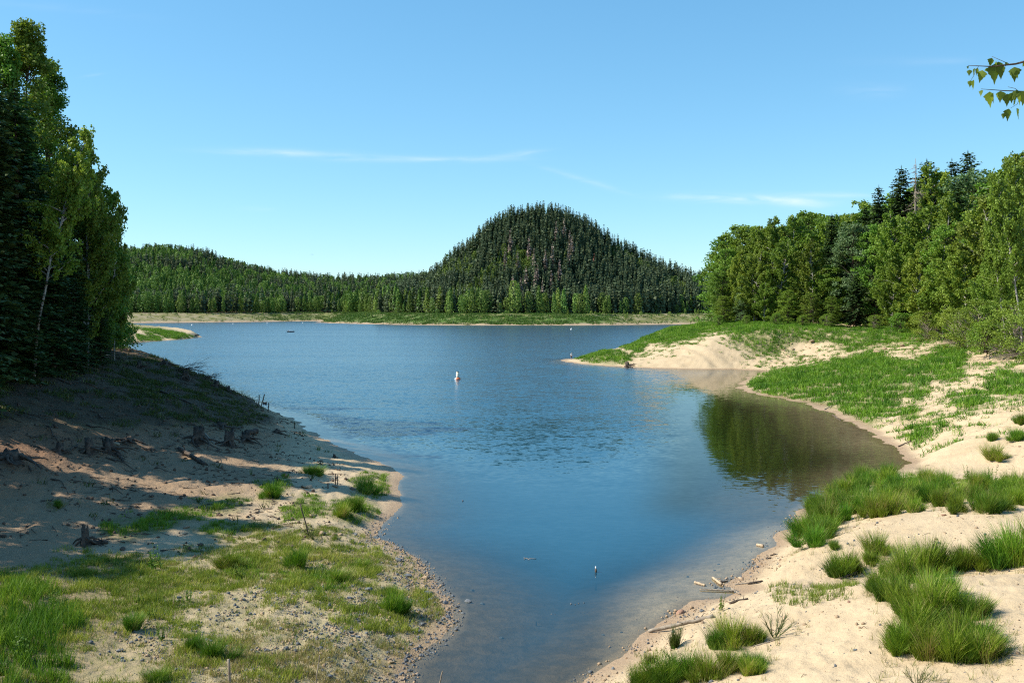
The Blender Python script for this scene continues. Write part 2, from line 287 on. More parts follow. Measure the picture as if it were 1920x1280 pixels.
# ------------------------------------------------------------------ materials
class NT:
    def __init__(s, name):
        s.m = bpy.data.materials.new(name); s.m.use_nodes = True; s.t = s.m.node_tree; s.t.nodes.clear()
        s.out = s.t.nodes.new('ShaderNodeOutputMaterial')
    def n(s, typ, **kw):
        x = s.t.nodes.new(typ)
        for k, v in kw.items(): setattr(x, k, v)
        return x
    def set(s, sock, v):
        if isinstance(v, bpy.types.NodeSocket): s.t.links.new(v, sock)
        elif isinstance(v, (tuple, list)) and sock.type == 'RGBA' and len(v) == 3: sock.default_value = (*v, 1)
        else: sock.default_value = v
    def math(s, op, a, b=0.0, c=None):
        x = s.n('ShaderNodeMath', operation=op); s.set(x.inputs[0], a); s.set(x.inputs[1], b)
        if c is not None: s.set(x.inputs[2], c)
        return x.outputs[0]
    def ramp(s, x, a, b): 
        y = s.n('ShaderNodeMapRange', interpolation_type='SMOOTHSTEP'); s.set(y.inputs['Value'], x); y.inputs['From Min'].default_value = a; y.inputs['From Max'].default_value = b
        return y.outputs[0]
    def mix(s, f, a, b, bt='MIX'):
        x = s.n('ShaderNodeMix', data_type='RGBA', blend_type=bt); s.set(x.inputs['Factor'], f); s.set(x.inputs['A'], a); s.set(x.inputs['B'], b); return x.outputs['Result']
    def attr(s, name): return s.n('ShaderNodeAttribute', attribute_name=name).outputs['Fac']
    def pos(s): return s.n('ShaderNodeNewGeometry').outputs['Position']
    def noise(s, vec, scale, detail=3, rough=.55, sc=None, dist=0.0):
        if sc is not None:
            mp = s.n('ShaderNodeMapping'); mp.inputs['Scale'].default_value = sc; s.set(mp.inputs[0], vec); vec = mp.outputs[0]
        x = s.n('ShaderNodeTexNoise'); s.set(x.inputs['Vector'], vec); x.inputs['Scale'].default_value = scale; x.inputs['Detail'].default_value = detail; x.inputs['Roughness'].default_value = rough; x.inputs['Distortion'].default_value = dist
        return x
    def bump(s, h, dist, strength=1.0):
        x = s.n('ShaderNodeBump'); s.set(x.inputs['Height'], h); x.inputs['Distance'].default_value = dist; x.inputs['Strength'].default_value = strength; return x.outputs[0]
    def done(s, sh): s.t.links.new(sh, s.out.inputs['Surface']); return s.m
def principled(nt, col, rough=.8, spec=.3, normal=None):
    p = nt.n('ShaderNodeBsdfPrincipled'); nt.set(p.inputs['Base Color'], col); nt.set(p.inputs['Roughness'], rough); p.inputs['Specular IOR Level'].default_value = spec
    if normal is not None: nt.set(p.inputs['Normal'], normal)
    return p.outputs[0]
def leaf_mat(name, dark, light, trans=.3, var=.35, hue=.02, spec=.25, straw=0):
    nt = NT(name); t = nt.attr('tint'); oi = nt.n('ShaderNodeObjectInfo').outputs['Random']
    c = nt.mix(t, dark, light)
    if straw: c = nt.mix(nt.math('MULTIPLY', nt.ramp(t, 1 - straw, 1 - straw + .06), .8), c, (.36, .30, .12))
    h = nt.n('ShaderNodeHueSaturation'); nt.set(h.inputs['Color'], c); nt.set(h.inputs['Value'], nt.math('MULTIPLY_ADD', oi, var, 1 - var / 2)); nt.set(h.inputs['Hue'], nt.math('MULTIPLY_ADD', nt.math('FRACT', nt.math('MULTIPLY', oi, 7.31)), hue * 2, .5 - hue))
    c = h.outputs[0]
    p = principled(nt, c, .55, spec); tr = nt.n('ShaderNodeBsdfTranslucent'); nt.set(tr.inputs[0], nt.mix(.5, c, (1.0, 1.0, .25), 'MULTIPLY'))
    mx = nt.n('ShaderNodeMixShader'); mx.inputs[0].default_value = trans; nt.t.links.new(p, mx.inputs[1]); nt.t.links.new(tr.outputs[0], mx.inputs[2])
    return nt.done(mx.outputs[0])
def rough_mat(name, c1, c2, scale=6, bump=.02, rough=.85, sc=None, obj_space=True, var=0.0, spec=.25):
    nt = NT(name); v = nt.n('ShaderNodeTexCoord').outputs['Object'] if obj_space else nt.pos()
    nz = nt.noise(v, scale, 5, .65, sc); c = nt.mix(nt.ramp(nz.outputs[0], .3, .7), c1, c2)
    if var:
        oi = nt.n('ShaderNodeObjectInfo').outputs['Random']; h = nt.n('ShaderNodeHueSaturation'); nt.set(h.inputs['Color'], c); nt.set(h.inputs['Value'], nt.math('MULTIPLY_ADD', oi, var, 1 - var / 2)); c = h.outputs[0]
    return nt.done(principled(nt, c, rough, spec, nt.bump(nz.outputs[0], bump)))
def plain(name, c, rough=.5, spec=.4):
    nt = NT(name); nz = nt.noise(nt.n('ShaderNodeTexCoord').outputs['Object'], 9, 3)
    return nt.done(principled(nt, nt.mix(nt.math('MULTIPLY', nz.outputs[0], .35), c, tuple(q * .6 for q in c)), rough, spec))

# ground
nt = NT('ground'); P = nt.pos(); sep = nt.n('ShaderNodeSeparateXYZ'); nt.set(sep.inputs[0], P); z = sep.outputs[2]; y = sep.outputs[1]
nA = nt.noise(P, .35, 5, .6); nB = nt.noise(P, 3.5, 5, .65); nC = nt.noise(P, 22, 3, .6); nF = nt.noise(P, .02, 5, .6); nG = nt.noise(P, 1.3, 5, .7, dist=.5)
sand = nt.mix(nt.ramp(nA.outputs[0], .35, .7), (.49, .378, .242), (.41, .312, .195))
sand = nt.mix(nt.math('MULTIPLY', nt.ramp(nB.outputs[0], .5, .75), .35), sand, (.36, .26, .16))
sand = nt.mix(nt.math('MULTIPLY', nt.ramp(nC.outputs[0], .55, .75), .3), sand, (.55, .44, .30))
sand = nt.mix(nt.attr('left'), sand, nt.mix(nB.outputs[0], (.085, .048, .029), (.30, .17, .095)))  # shade of the left slope mixed into the sand as dark reddish soil
vo = nt.n('ShaderNodeTexVoronoi'); nt.set(vo.inputs['Vector'], P); vo.inputs['Scale'].default_value = 9.0; vo.inputs['Randomness'].default_value = 1.0
sv = nt.n('ShaderNodeSeparateColor'); nt.set(sv.inputs[0], vo.outputs['Color'])
# scattered small dark chips, denser on the gravel
thr = nt.math('MULTIPLY_ADD', nt.attr('gravel'), -.45, .93)
chip = nt.math('MULTIPLY', nt.math('GREATER_THAN', sv.outputs[0], thr), nt.math('LESS_THAN', vo.outputs['Distance'], nt.math('MULTIPLY_ADD', sv.outputs[1], .28, .1)))
chipc = nt.mix(sv.outputs[2], (.10, .11, .12), (.30, .24, .18))
sand = nt.mix(nt.math('MULTIPLY', chip, .85), sand, chipc)
soil = nt.mix(nB.outputs[0], (.07, .09, .025), (.20, .19, .07))
gmask = nt.math('MULTIPLY', nt.attr('grass'), nt.ramp(nG.outputs[0], .28, .55))
col = nt.mix(nt.math('MULTIPLY', gmask, .85), sand, soil)
farc = nt.mix(nt.ramp(nt.noise(P, .10, 5, .75).outputs[0], .42, .62), (.17, .155, .055), (.30, .24, .16))
farc = nt.mix(nt.math('MULTIPLY', nt.ramp(nt.noise(P, .16, 5, .75).outputs[0], .36, .5), nt.attr('fargreen')), farc, nt.mix(nB.outputs[0], (.045, .10, .014), (.08, .15, .02)))
farc = nt.mix(nt.ramp(z, 2.2, .3), farc, (.36, .265, .18))
col = nt.mix(nt.ramp(y, 560, 700), col, farc)
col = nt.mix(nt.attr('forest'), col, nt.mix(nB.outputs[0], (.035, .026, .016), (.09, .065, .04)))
wet = nt.ramp(nt.math('MULTIPLY_ADD', nB.outputs[0], .25, z), .40, .16)
col = nt.mix(nt.math('MULTIPLY', wet, .55), col, (.22, .125, .07))
under = nt.ramp(z, 0.0, -.05)
col = nt.mix(under, col, nt.mix(nt.attr('clean'), nt.mix(nt.ramp(nG.outputs[0], .35, .65), (.17, .12, .07), (.10, .078, .05)), nt.mix(nt.ramp(nG.outputs[0], .35, .7), (.55, .40, .27), (.36, .27, .18))))
hgt = nt.math('ADD', nt.math('MULTIPLY', nB.outputs[0], 1.0), nt.math('ADD', nt.math('MULTIPLY', nC.outputs[0], .22), nt.math('MULTIPLY', chip, .12)))
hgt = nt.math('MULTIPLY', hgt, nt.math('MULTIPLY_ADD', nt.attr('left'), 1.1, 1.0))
M_GROUND = nt.done(principled(nt, col, nt.math('MULTIPLY_ADD', wet, -.35, .95), .25, nt.bump(hgt, .085)))
gu = 960 + GX / np.maximum(GY, 1) * FOC
fargreen = np.interp(gu, [200, 300, 480, 560, 630, 660, 1120, 1180, 1330], [.1, .15, .35, .6, .6, 1, 1, .35, .35]) * sst(1.2, 2.6, GZ) * (1 - .5 * sst(6.5, 8.5, GZ)) * (GY > 600)
clean = np.clip(sst(.07, .15, GX / np.maximum(GY, 1)) * sst(66, 60, GY) + .8 * sst(92, 110, GY) + .55 * sst(.28, .36, GX / np.maximum(GY, 1)) * sst(60, 70, GY) * sst(110, 100, GY), 0, 1)
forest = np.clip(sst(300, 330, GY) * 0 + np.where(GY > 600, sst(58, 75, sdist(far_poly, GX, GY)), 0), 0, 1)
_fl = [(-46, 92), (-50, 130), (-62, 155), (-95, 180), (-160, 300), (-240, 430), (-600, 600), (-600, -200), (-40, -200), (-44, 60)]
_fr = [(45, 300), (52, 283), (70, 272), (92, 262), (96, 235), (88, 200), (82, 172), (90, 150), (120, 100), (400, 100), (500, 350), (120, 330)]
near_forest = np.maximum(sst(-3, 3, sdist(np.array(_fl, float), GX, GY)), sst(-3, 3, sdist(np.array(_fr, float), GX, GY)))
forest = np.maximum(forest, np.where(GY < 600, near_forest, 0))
forest = np.maximum(forest, np.where(front & (GX < -8), .85 * sst(-14, 10, inpoly(G_DARK, GU, GV) + (fbm(GX / 3, GY / 3, 3, 84) - .5) * 50), 0))  # humus colour spread down the upper bank, also painting in its deep shade
me = make_mesh('ground', np.stack([GX, GY, GZ], -1), None, polar_quads(sh), {'grass': gm, 'gravel': gv, 'left': slope_shade_soil * (GY < 300) * (.62 + .38 * sst(1.5, 4.5, GZ)), 'forest': forest, 'fargreen': fargreen, 'clean': clean}, True, [M_GROUND])  # on the left slope the painted shade deepens uphill
tag(obj('ground', me), 'sandy lake shore with gravel, wet edges and the wooded hills beyond', None, None, 'structure')

# water: one sheet at z = 0; its vertices know how deep the bed lies below and how much wind reaches them
wr = [20.0]
while wr[-1] < 1700: wr.append(wr[-1] * 1.0085)
wr = np.array(wr); wa = np.radians(np.concatenate([np.arange(-90, -32, 4.0), np.arange(-32, 32.01, .25), np.arange(36, 90.1, 4.0)]))
R2, A2 = np.meshgrid(wr, wa, indexing='ij'); wx = (R2 * np.sin(A2)).ravel(); wy = (R2 * np.cos(A2)).ravel()
wz = np.concatenate([terrain(a, b, False) for a, b in zip(np.array_split(wx, 4), np.array_split(wy, 4))])
i = np.arange(len(wr) - 1)[:, None] * len(wa); j = np.arange(len(wa) - 1)[None, :]
wq = np.stack([i + j, i + j + 1, i + len(wa) + j + 1, i + len(wa) + j], -1).reshape(-1, 4)
jn = (fbm(wx / 16, wy / 40, 3, 77) - .5)
ratio = wx / np.maximum(wy, 1) + jn * .06
wind = sst(62, 135, wy + jn * 40) * (1 - sst(.10, .19, ratio) * (1 - sst(205, 240, wy))) * np.maximum(sst(0, 7, -wz * 6), sst(150, 230, wy))
wind = np.maximum(wind, 0.02)
nt = NT('water'); P = nt.pos(); depth = nt.attr('depth'); wind_ = nt.attr('wind')
sepw = nt.n('ShaderNodeSeparateXYZ'); nt.set(sepw.inputs[0], P)
gust = nt.ramp(nt.noise(P, .02, 4, .6, (.35, 1.6, 1)).outputs[0], .3, .7)
amp = nt.math('MULTIPLY_ADD', wind_, nt.math('MULTIPLY_ADD', gust, .38, .40), .028)
def slopes(scale, sc, det):
    q = nt.noise(P, scale, det, .5, sc); vm = nt.n('ShaderNodeVectorMath', operation='SUBTRACT'); nt.set(vm.inputs[0], q.outputs['Color']); vm.inputs[1].default_value = (.5, .5, .5); return vm.outputs[0]
s1 = slopes(2.3, (.75, 1.25, 1), 2); s2 = slopes(.5, (.6, 1.3, 1), 2)
va = nt.n('ShaderNodeVectorMath', operation='ADD'); nt.set(va.inputs[0], s1)
vs2 = nt.n('ShaderNodeVectorMath', operation='SCALE'); nt.set(vs2.inputs[0], s2); vs2.inputs['Scale'].default_value = .45; nt.set(va.inputs[1], vs2.outputs[0])
vsc = nt.n('ShaderNodeVectorMath', operation='SCALE'); nt.set(vsc.inputs[0], va.outputs[0]); nt.set(vsc.inputs['Scale'], amp)
vml = nt.n('ShaderNodeVectorMath', operation='MULTIPLY'); nt.set(vml.inputs[0], vsc.outputs[0]); vml.inputs[1].default_value = (1, 1, 0)
van = nt.n('ShaderNodeVectorMath', operation='ADD'); nt.set(van.inputs[0], vml.outputs[0]); van.inputs[1].default_value = (0, 0, 1)
vno = nt.n('ShaderNodeVectorMath', operation='NORMALIZE'); nt.set(vno.inputs[0], van.outputs[0]); N = vno.outputs[0]
fr = nt.n('ShaderNodeFresnel'); fr.inputs['IOR'].default_value = 1.333; nt.set(fr.inputs['Normal'], N)
gl = nt.n('ShaderNodeBsdfGlossy'); nt.set(gl.inputs['Roughness'], nt.math('MULTIPLY_ADD', wind_, .16, .03)); nt.set(gl.inputs['Normal'], N)
tr = nt.n('ShaderNodeBsdfTransparent'); tr.inputs[0].default_value = (.86, .90, .84, 1)
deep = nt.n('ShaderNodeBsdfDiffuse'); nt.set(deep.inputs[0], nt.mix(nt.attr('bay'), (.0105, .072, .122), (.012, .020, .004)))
opac = nt.math('SUBTRACT', 1.0, nt.math('EXPONENT', nt.math('MULTIPLY', depth, -1.15)))
m1 = nt.n('ShaderNodeMixShader'); nt.set(m1.inputs[0], opac); nt.t.links.new(tr.outputs[0], m1.inputs[1]); nt.t.links.new(deep.outputs[0], m1.inputs[2])
m2 = nt.n('ShaderNodeMixShader'); nt.set(m2.inputs[0], fr.outputs[0]); nt.t.links.new(m1.outputs[0], m2.inputs[1]); nt.t.links.new(gl.outputs[0], m2.inputs[2])
M_WATER = nt.done(m2.outputs[0])
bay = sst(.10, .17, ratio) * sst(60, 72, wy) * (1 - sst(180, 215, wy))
wme = make_mesh('water', np.stack([wx, wy, np.zeros_like(wx)], -1), None, wq, {'depth': np.clip(-wz, 0, 9), 'wind': wind, 'bay': bay}, True, [M_WATER])
tag(obj('water', wme), 'blue lake with light ripples and calm shallows along the sand', None, None, 'structure')

# ------------------------------------------------------------------ vegetation: materials
M_BARK_BIRCH = rough_mat('birch_bark', (.50, .47, .42), (.10, .085, .07), 2.2, .02, .8, (3, 3, .9))
M_BARK = rough_mat('bark', (.10, .075, .055), (.05, .037, .028), 3, .04, .9, (3, 3, .7))
M_DEADWOOD = rough_mat('weathered_wood', (.34, .29, .23), (.17, .135, .10), 5, .015, .9)
M_DARKWOOD = rough_mat('rotten_wood', (.13, .10, .077), (.045, .034, .027), 4, .03, .95)
M_BIRCH = leaf_mat('birch_leaves', (.095, .160, .016), (.265, .355, .05), .40, .4, .015)
M_BROAD = leaf_mat('broad_leaves', (.065, .150, .016), (.215, .335, .04), .36, .4, .02)
M_SILVER = leaf_mat('silvery_leaves', (.07, .13, .04), (.20, .28, .12), .28, .3)
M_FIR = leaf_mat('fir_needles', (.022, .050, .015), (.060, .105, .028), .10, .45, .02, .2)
M_DEADFIR = leaf_mat('dry_needles', (.15, .115, .09), (.30, .24, .20), .1, .4)
M_REDFIR = leaf_mat('rusty_needles', (.16, .07, .05), (.26, .12, .08), .1, .2)
M_FARFIR = leaf_mat('hazed_fir_needles', (.048, .078, .042), (.165, .205, .10), .14, .6, .02, .2)  # lightened and greyed so the needle colour carries the distance haze
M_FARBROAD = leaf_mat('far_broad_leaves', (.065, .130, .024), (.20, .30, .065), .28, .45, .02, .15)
M_BROOM = leaf_mat('broom_stems', (.040, .115, .008), (.235, .370, .026), .28, .5, .025, .25, .12)
M_BANK = leaf_mat('bank_stems', (.035, .115, .008), (.190, .360, .022), .28, 0, 0, .25, .03)
M_RUSH = leaf_mat('rush_stems', (.035, .070, .010), (.10, .13, .02), .2, .2)
M_GRASS = leaf_mat('grass_blades', (.10, .16, .015), (.26, .32, .045), .3, 0, 0, .25, .1)
M_DRYGRASS = leaf_mat('dry_grass_blades', (.20, .17, .06), (.42, .36, .17), .3, 0, 0)
M_HERB = leaf_mat('herb_leaves', (.07, .14, .015), (.17, .26, .03), .3, .2)

# ------------------------------------------------------------------ vegetation: builders
def branch_path(p0, d, L, r, n=5, up=0.15, wob=.12):
    pts = [np.array(p0, float)]; d = np.array(d, float); d /= np.linalg.norm(d)
    for k in range(n):
        d = d + r.normal(size=3) * wob + np.array([0, 0, up]); d /= np.linalg.norm(d); pts.append(pts[-1] + d * L / n)
    return np.array(pts)
def gen_conifer(seed, H=26, R=3.4, first=.05, dens=1.0, ragged=.3, droop=.22):
    r = np.random.default_rng(seed); t = MB(); c = MB()
    tube(t, [(0, 0, -1), (0, 0, H * .3), (r.normal() * .15, r.normal() * .15, H * .7), (0, 0, H * .985)], [H * .014 + .06, H * .011 + .04, H * .006 + .02, .02], 7, .5)
    z = first * H
    while z < H * .985:
        f = z / H; Rz = R * (1 - f) ** .62 * (.35 + .65 * min(1, (f + .12) * 3)) * .95 + .22
        nb = int(r.integers(5, 8)); a0 = r.uniform(0, 6.28)
        for k in range(nb):
            a = a0 + k * 6.283 / nb + r.normal() * .25; L = Rz * (1 + r.normal() * ragged) ; L = max(L, .15)
            if r.random() < .06: continue
            rise = .45 * (f - .35); ns = max(2, int(L / (.30 / dens)))
            s = np.linspace(.12 if L > 1 else .05, 1, ns); rad = L * s
            zz = z + rad * rise - droop * L * s ** 1.4 + .18 * L * np.clip(s - .6, 0, 1) ** 1.3
            dirv = np.array([math.cos(a), math.sin(a), 0]); side = np.array([-math.sin(a), math.cos(a), 0])
            P = dirv * rad[:, None] + np.array([0, 0, 1]) * zz[:, None]
            wd = (.42 + .6 * (1 - s) ** .6 * min(1, L / 2.0)) * (.8 + .4 * r.random(ns))
            tt = np.clip(.25 + .5 * s + r.normal(size=ns) * .18, 0, 1)
            for sg, ang in ((0, 0), (1, .75), (-1, .75)):
                u = dirv * math.cos(ang) + side * sg * math.sin(ang); u = u + np.stack([r.normal(size=ns) * .12, r.normal(size=ns) * .12, r.normal(size=ns) * .2 - .18], -1)
                nn = np.array([0, 0, 1.0]) + r.normal(size=(ns, 3)) * .45
                LL = wd if sg else np.full(ns, .42)
                rhombi(c, P + unit(u) * LL[:, None] * .42, u, nn, LL, LL * .5, tt, r)
            if L > .8: t.add([P[0] * [0, 0, 1] + dirv * .03, P[0] * [0, 0, 1] + side * .04, P[-1]], [(0, 1, 2)], None, .5)
        z += (.26 + .36 * (1 - f)) / dens * r.uniform(.8, 1.2)
    rhombi(c, np.array([[0, 0, H - .1], [0, 0, H - .3]]), np.array([[0, 0, 1.], [0, .1, 1.]]), np.array([[1., 0, 0], [0, 1., 0]]), np.array([.9, 1.0]), np.array([.18, .2]), .7, r)
    return t, c
def gen_dead_spruce(seed, H=24):
    r = np.random.default_rng(seed); t = MB(); c = MB()
    tube(t, [(0, 0, -1), (0, 0, H * .4), (.1, 0, H * .8), (.35, .1, H * .95), (.2, .1, H)], [.3, .24, .1, .05, .02], 7, .5)
    for k in range(90):
        f = r.uniform(.2, .97); a = r.uniform(0, 6.28); L = (3.2 * (1 - f) ** .7 + .35) * r.uniform(.4, 1.1)
        p = branch_path((0, 0, H * f), (math.cos(a), math.sin(a), -.1), L, r, 4, -.06, .12)
        tube(t, p, np.linspace(.05, .012, 5), 4, .5, False)
        if f < .88:
            m = int(L * 16); q = p[r.integers(1, 5, m)] + r.normal(size=(m, 3)) * [.25, .25, .16]
            rhombi(c, q, r.normal(size=(m, 3)) + [0, 0, -.5], rdir(r, m), r.uniform(.2, .5, m), .06, r.random(m), r)
    return t, c
def gen_birch(seed, H=20, R=3.6, lean=.8, leaves=1.25, first=.08, fork=False, lsz=.30, ldir=None):
    r = np.random.default_rng(seed); t = MB(); c = MB()
    a = r.uniform(0, 6.28) if ldir is None else ldir; zs = np.linspace(0, 1, 9)
    ax = np.stack([np.cos(a) * lean * zs ** 1.6 + r.normal(size=9) * .1 * zs, np.sin(a) * lean * zs ** 1.6 + r.normal(size=9) * .1 * zs, zs * H], -1); ax[0, 2] = -1
    tube(t, ax, np.linspace(.135, .02, 9) * H / 20, 7, .5)
    def ap(f): return np.array([np.interp(f, zs, ax[:, k]) for k in range(3)])
    nb = 62; ctr = []
    for k in range(nb):
        f = first + (1 - first) * ((k + r.random()) / nb) ** .9; f = min(f, .985); b = r.uniform(0, 6.28)
        prof = min(1.0, (1 - f) * 2.7 + .16) * min(1, .75 + (f - first) * 2.2)
        L = R * 1.25 * prof * r.uniform(.65, 1.15)
        p = branch_path(ap(f), (math.cos(b) * .8, math.sin(b) * .8, .75), L, r, 6, -.02, .10)
        tube(t, p, np.linspace(.055 * L / 3 + .012, .008, 7), 4, .5, False)
        ntw = max(3, int(L * 4.2 * leaves))
        for _ in range(ntw):
            s = r.uniform(.22, 1.0); q = np.array([np.interp(s * 6, range(7), p[:, m]) for m in range(3)])
            o = r.uniform(0, 6.28); Lt = r.uniform(.6, 1.7) * (.5 + .5 * prof); nl = int(Lt * 7.5) + 2
            w = np.linspace(.1, 1, nl)
            T = q + np.stack([math.cos(o) * .55 * w * (1 - .35 * w), math.sin(o) * .55 * w * (1 - .35 * w), .15 * w - 1.05 * w * w], -1) * Lt * .85
            ctr.append(np.repeat(T, 2, 0) + r.normal(size=(nl * 2, 3)) * .12)
    C = np.concatenate(ctr); m = len(C)
    u = r.normal(size=(m, 3)) * .6 + [0, 0, -1.0]
    rhombi(c, C, u, rdir(r, m) + [0, 0, .25], r.uniform(.75, 1.25, m) * lsz, r.uniform(.55, .85, m) * lsz, np.clip(.5 + .3 * (fbm(C[:, 0] * .8 + 9, C[:, 2] * .8, 2, seed) - .5) * 2 + r.normal(size=m) * .22, 0, 1), r)
    return t, c
def gen_broad(seed, H=18, R=4.2, first=.12, clumps=150, per=70, lsz=.30, shape='round', spread=.95):
    r = np.random.default_rng(seed); t = MB(); c = MB()
    tube(t, [(0, 0, -1), (.1, .1, H * .25), (r.normal() * .3, r.normal() * .3, H * .6), (0, 0, H * .93)], [.26 * H / 18, .2 * H / 18, .1 * H / 18, .02], 7, .5)
    cs = []
    for k in range(clumps):
        f = first + (1 - first) * r.random() ** .8
        if shape == 'round': pr = math.sqrt(max(0.02, 1 - ((f - .5) / .54) ** 2)) * (.8 + .3 * r.random())
        elif shape == 'cone': pr = (1 - f) ** .65 * 1.15 * min(1, .6 + f * 1.6) + .08
        else: pr = min(1.0, (1 - f) * 2.3 + .12) * min(1, .55 + 1.5 * f) * r.uniform(.6, 1.2)
        b = r.uniform(0, 6.28); q = r.random() ** .42 * pr * R
        cs.append((math.cos(b) * q, math.sin(b) * q, f * H, f))
    for (x, yv, zv, f) in cs:
        z0 = max(.1 * H, zv - math.hypot(x, yv) * .75 - .3); tube(t, [(0, 0, z0), (x * .5, yv * .5, (z0 * .4 + zv * .6)), (x, yv, zv)], [.05, .03, .008], 4, .5, False)
        n = int(per * r.uniform(.6, 1.4)); rad = spread * r.uniform(.7, 1.25) * (.75 if f > .9 else 1)
        d = rdir(r, n) * (r.random((n, 1)) ** .45) * rad * [1, 1, .72]
        out = unit(np.array([x, yv, .35 * R])) ; C = np.array([x, yv, zv]) + d
        u = rdir(r, n) + [0, 0, -.45]; nn = rdir(r, n) * .8 + out * .6 + [0, 0, .35]
        rhombi(c, C, u, nn, r.uniform(.7, 1.3, n) * lsz, r.uniform(.6, .95, n) * lsz, np.clip(r.normal(.5, .22) * .55 + .22 + r.normal(size=n) * .17, 0, 1), r)
    return t, c
def gen_far_conifer(seed, H=22, R=3.0):
    r = np.random.default_rng(seed); c = MB()
    tube(c, [(0, 0, -2), (0, 0, H * .97)], [.22, .03], 4, .0, False)
    nl = 17
    for k in range(nl):
        f = .16 + .82 * (k / (nl - 1)); Rz = R * ((1 - f) ** .55) * r.uniform(.7, 1.25) + .5; n = 7; a = r.uniform(0, 6.28) + np.arange(n) * 6.283 / n + r.normal(size=n) * .25
        L = Rz * r.uniform(.6, 1.25, n); d = np.stack([np.cos(a), np.sin(a), np.full(n, -.30)], -1)
        rhombi(c, np.array([0, 0, f * H]) + d * L[:, None] * .52, d, np.array([0, 0, 1.0]) + r.normal(size=(n, 3)) * .5, L * 1.1, L * .75 + .35, np.clip(r.normal(.45, .25, n), 0, 1), r)
    rhombi(c, np.array([[0, 0, H * .97]]), np.array([[0, 0, 1.]]), np.array([[1., .3, 0]]), H * .07, .9, .6, r)
    return c
def gen_far_broad(seed, H=17, R=3.4, n=420, shape='cone'):
    r = np.random.default_rng(seed); c = MB()
    tube(c, [(0, 0, -2), (0, 0, H * .9)], [.2, .03], 4, .35, False)
    f = .06 + .94 * r.random(n) ** .85; pr = (1 - f) ** .55 * np.minimum(1, .55 + f * 2.2) if shape == 'cone' else np.sqrt(np.clip(1 - ((f - .5) / .53) ** 2, .02, 1))
    b = r.uniform(0, 6.28, n); q = np.sqrt(r.uniform(.25, 1, n)) * pr * R * (1 + .25 * np.sin(b * 3 + f * 11 + seed))
    C = np.stack([np.cos(b) * q, np.sin(b) * q, f * H], -1); out = np.stack([np.cos(b), np.sin(b), np.full(n, .5)], -1)
    rhombi(c, C, rdir(r, n) + [0, 0, -.4], out + rdir(r, n) * .8, r.uniform(.7, 1.5, n), r.uniform(.55, 1.0, n), np.clip(r.normal(.5, .27, n), 0, 1), r)
    return c
def blades(mb, B, h, w, spread, r, tint, seg=2, curve=.35):
    """thin bent blades rooted at B; h heights, w widths, spread = how far they lean"""
    n = len(B); a = r.uniform(0, 6.283, n); h = np.broadcast_to(h, (n,)); w = np.broadcast_to(w, (n,)); sp = np.broadcast_to(spread, (n,)) * r.random(n) ** .6
    _blade(mb, B, a, h, w, sp, r, tint, curve)
def _blade(mb, B, a, h, w, sp, r, tint, curve):
    n = len(B); out = np.stack([np.cos(a), np.sin(a), np.zeros(n)], -1); up = np.array([0, 0, 1.0])
    d1 = unit(out * sp[:, None] + up); d2 = unit(out * (sp + curve * r.random(n))[:, None] + up * .85)
    th = r.uniform(0, 6.283, n); s = np.stack([np.cos(th), np.sin(th), np.zeros(n)], -1) * w[:, None] / 2
    M = B + d1 * h[:, None] * .55; T = M + d2 * h[:, None] * .45
    V = np.stack([B - s, B + s, M + s * .8, M - s * .8, T], 1).reshape(-1, 3); k = np.arange(n)[:, None] * 5
    mb.add(V, k + np.array([[3, 2, 4]]), k + np.array([[0, 1, 2, 3]]), np.repeat(np.broadcast_to(tint, (n,)), 5))
def gen_tuft(seed, n=650, h=1.15, R=.5, w=.022, lean=.8, curve=.35, clumps=6):
    r = np.random.default_rng(seed); mb = MB()
    cc = r.normal(size=(clumps, 2)) * R * .5; cc[0] = 0; ch = r.uniform(.5, 1.1, clumps); ch[0] = 1.15; k = r.integers(0, clumps, n); ct = r.normal(0, .2, clumps)
    loc = r.normal(size=(n, 2)) * R * .13; xy = cc[k] + loc; a = np.arctan2(loc[:, 1], loc[:, 0]) + r.normal(size=n) * .4
    d = np.hypot(xy[:, 0], xy[:, 1]); a = np.where(r.random(n) < .45, np.arctan2(xy[:, 1], xy[:, 0]), a)
    sp = lean * r.random(n) ** .8 * (.45 + .75 * np.clip(d / R, 0, 1)) + .04
    hh = h * ch[k] * r.uniform(.45, 1.08, n)
    B = np.concatenate([xy, np.full((n, 1), -.06)], 1)
    tt = np.clip(.45 + ct[k] + r.normal(size=n) * .24, 0, 1)
    _blade(mb, B, a, hh, np.full(n, w) * r.uniform(.6, 1.3, n), sp, r, tt, curve)
    m = int(n * .9); q = r.integers(0, n, m); f = r.uniform(.3, .85, m)      # side sprigs, so that it looks twiggy
    Bq = B[q] + np.stack([np.cos(a[q]) * sp[q], np.sin(a[q]) * sp[q], np.ones(m)], -1) / np.sqrt(1 + sp[q, None] ** 2) * (hh[q] * f * .55 / .55)[:, None] * .8
    _blade(mb, Bq, a[q] + r.normal(size=m) * 1.0, hh[q] * .32, np.full(m, w * .75), sp[q] + .3, r, np.clip(tt[q] + .15, 0, 1), .3)
    return mb
def gen_sparse(seed, h=.8):
    r = np.random.default_rng(seed); mb = MB()
    for k in range(16):
        a = r.uniform(0, 6.28); p = branch_path((0, 0, -.05), (math.cos(a) * .7, math.sin(a) * .7, .8), h * r.uniform(.7, 1.25), r, 5, .03, .1)
        tube(mb, p, np.linspace(.010, .004, 6), 3, .15, False)
        for m in range(9):
            s = r.uniform(.3, 1) * 5; q = np.array([np.interp(s, range(6), p[:, j]) for j in range(3)]); b = a + r.choice([-1, 1]) * r.uniform(.3, .9)
            _blade(mb, q[None], np.array([b]), np.array([h * r.uniform(.15, .35)]), np.array([.012]), np.array([.9]), r, .3, .2)
    return mb
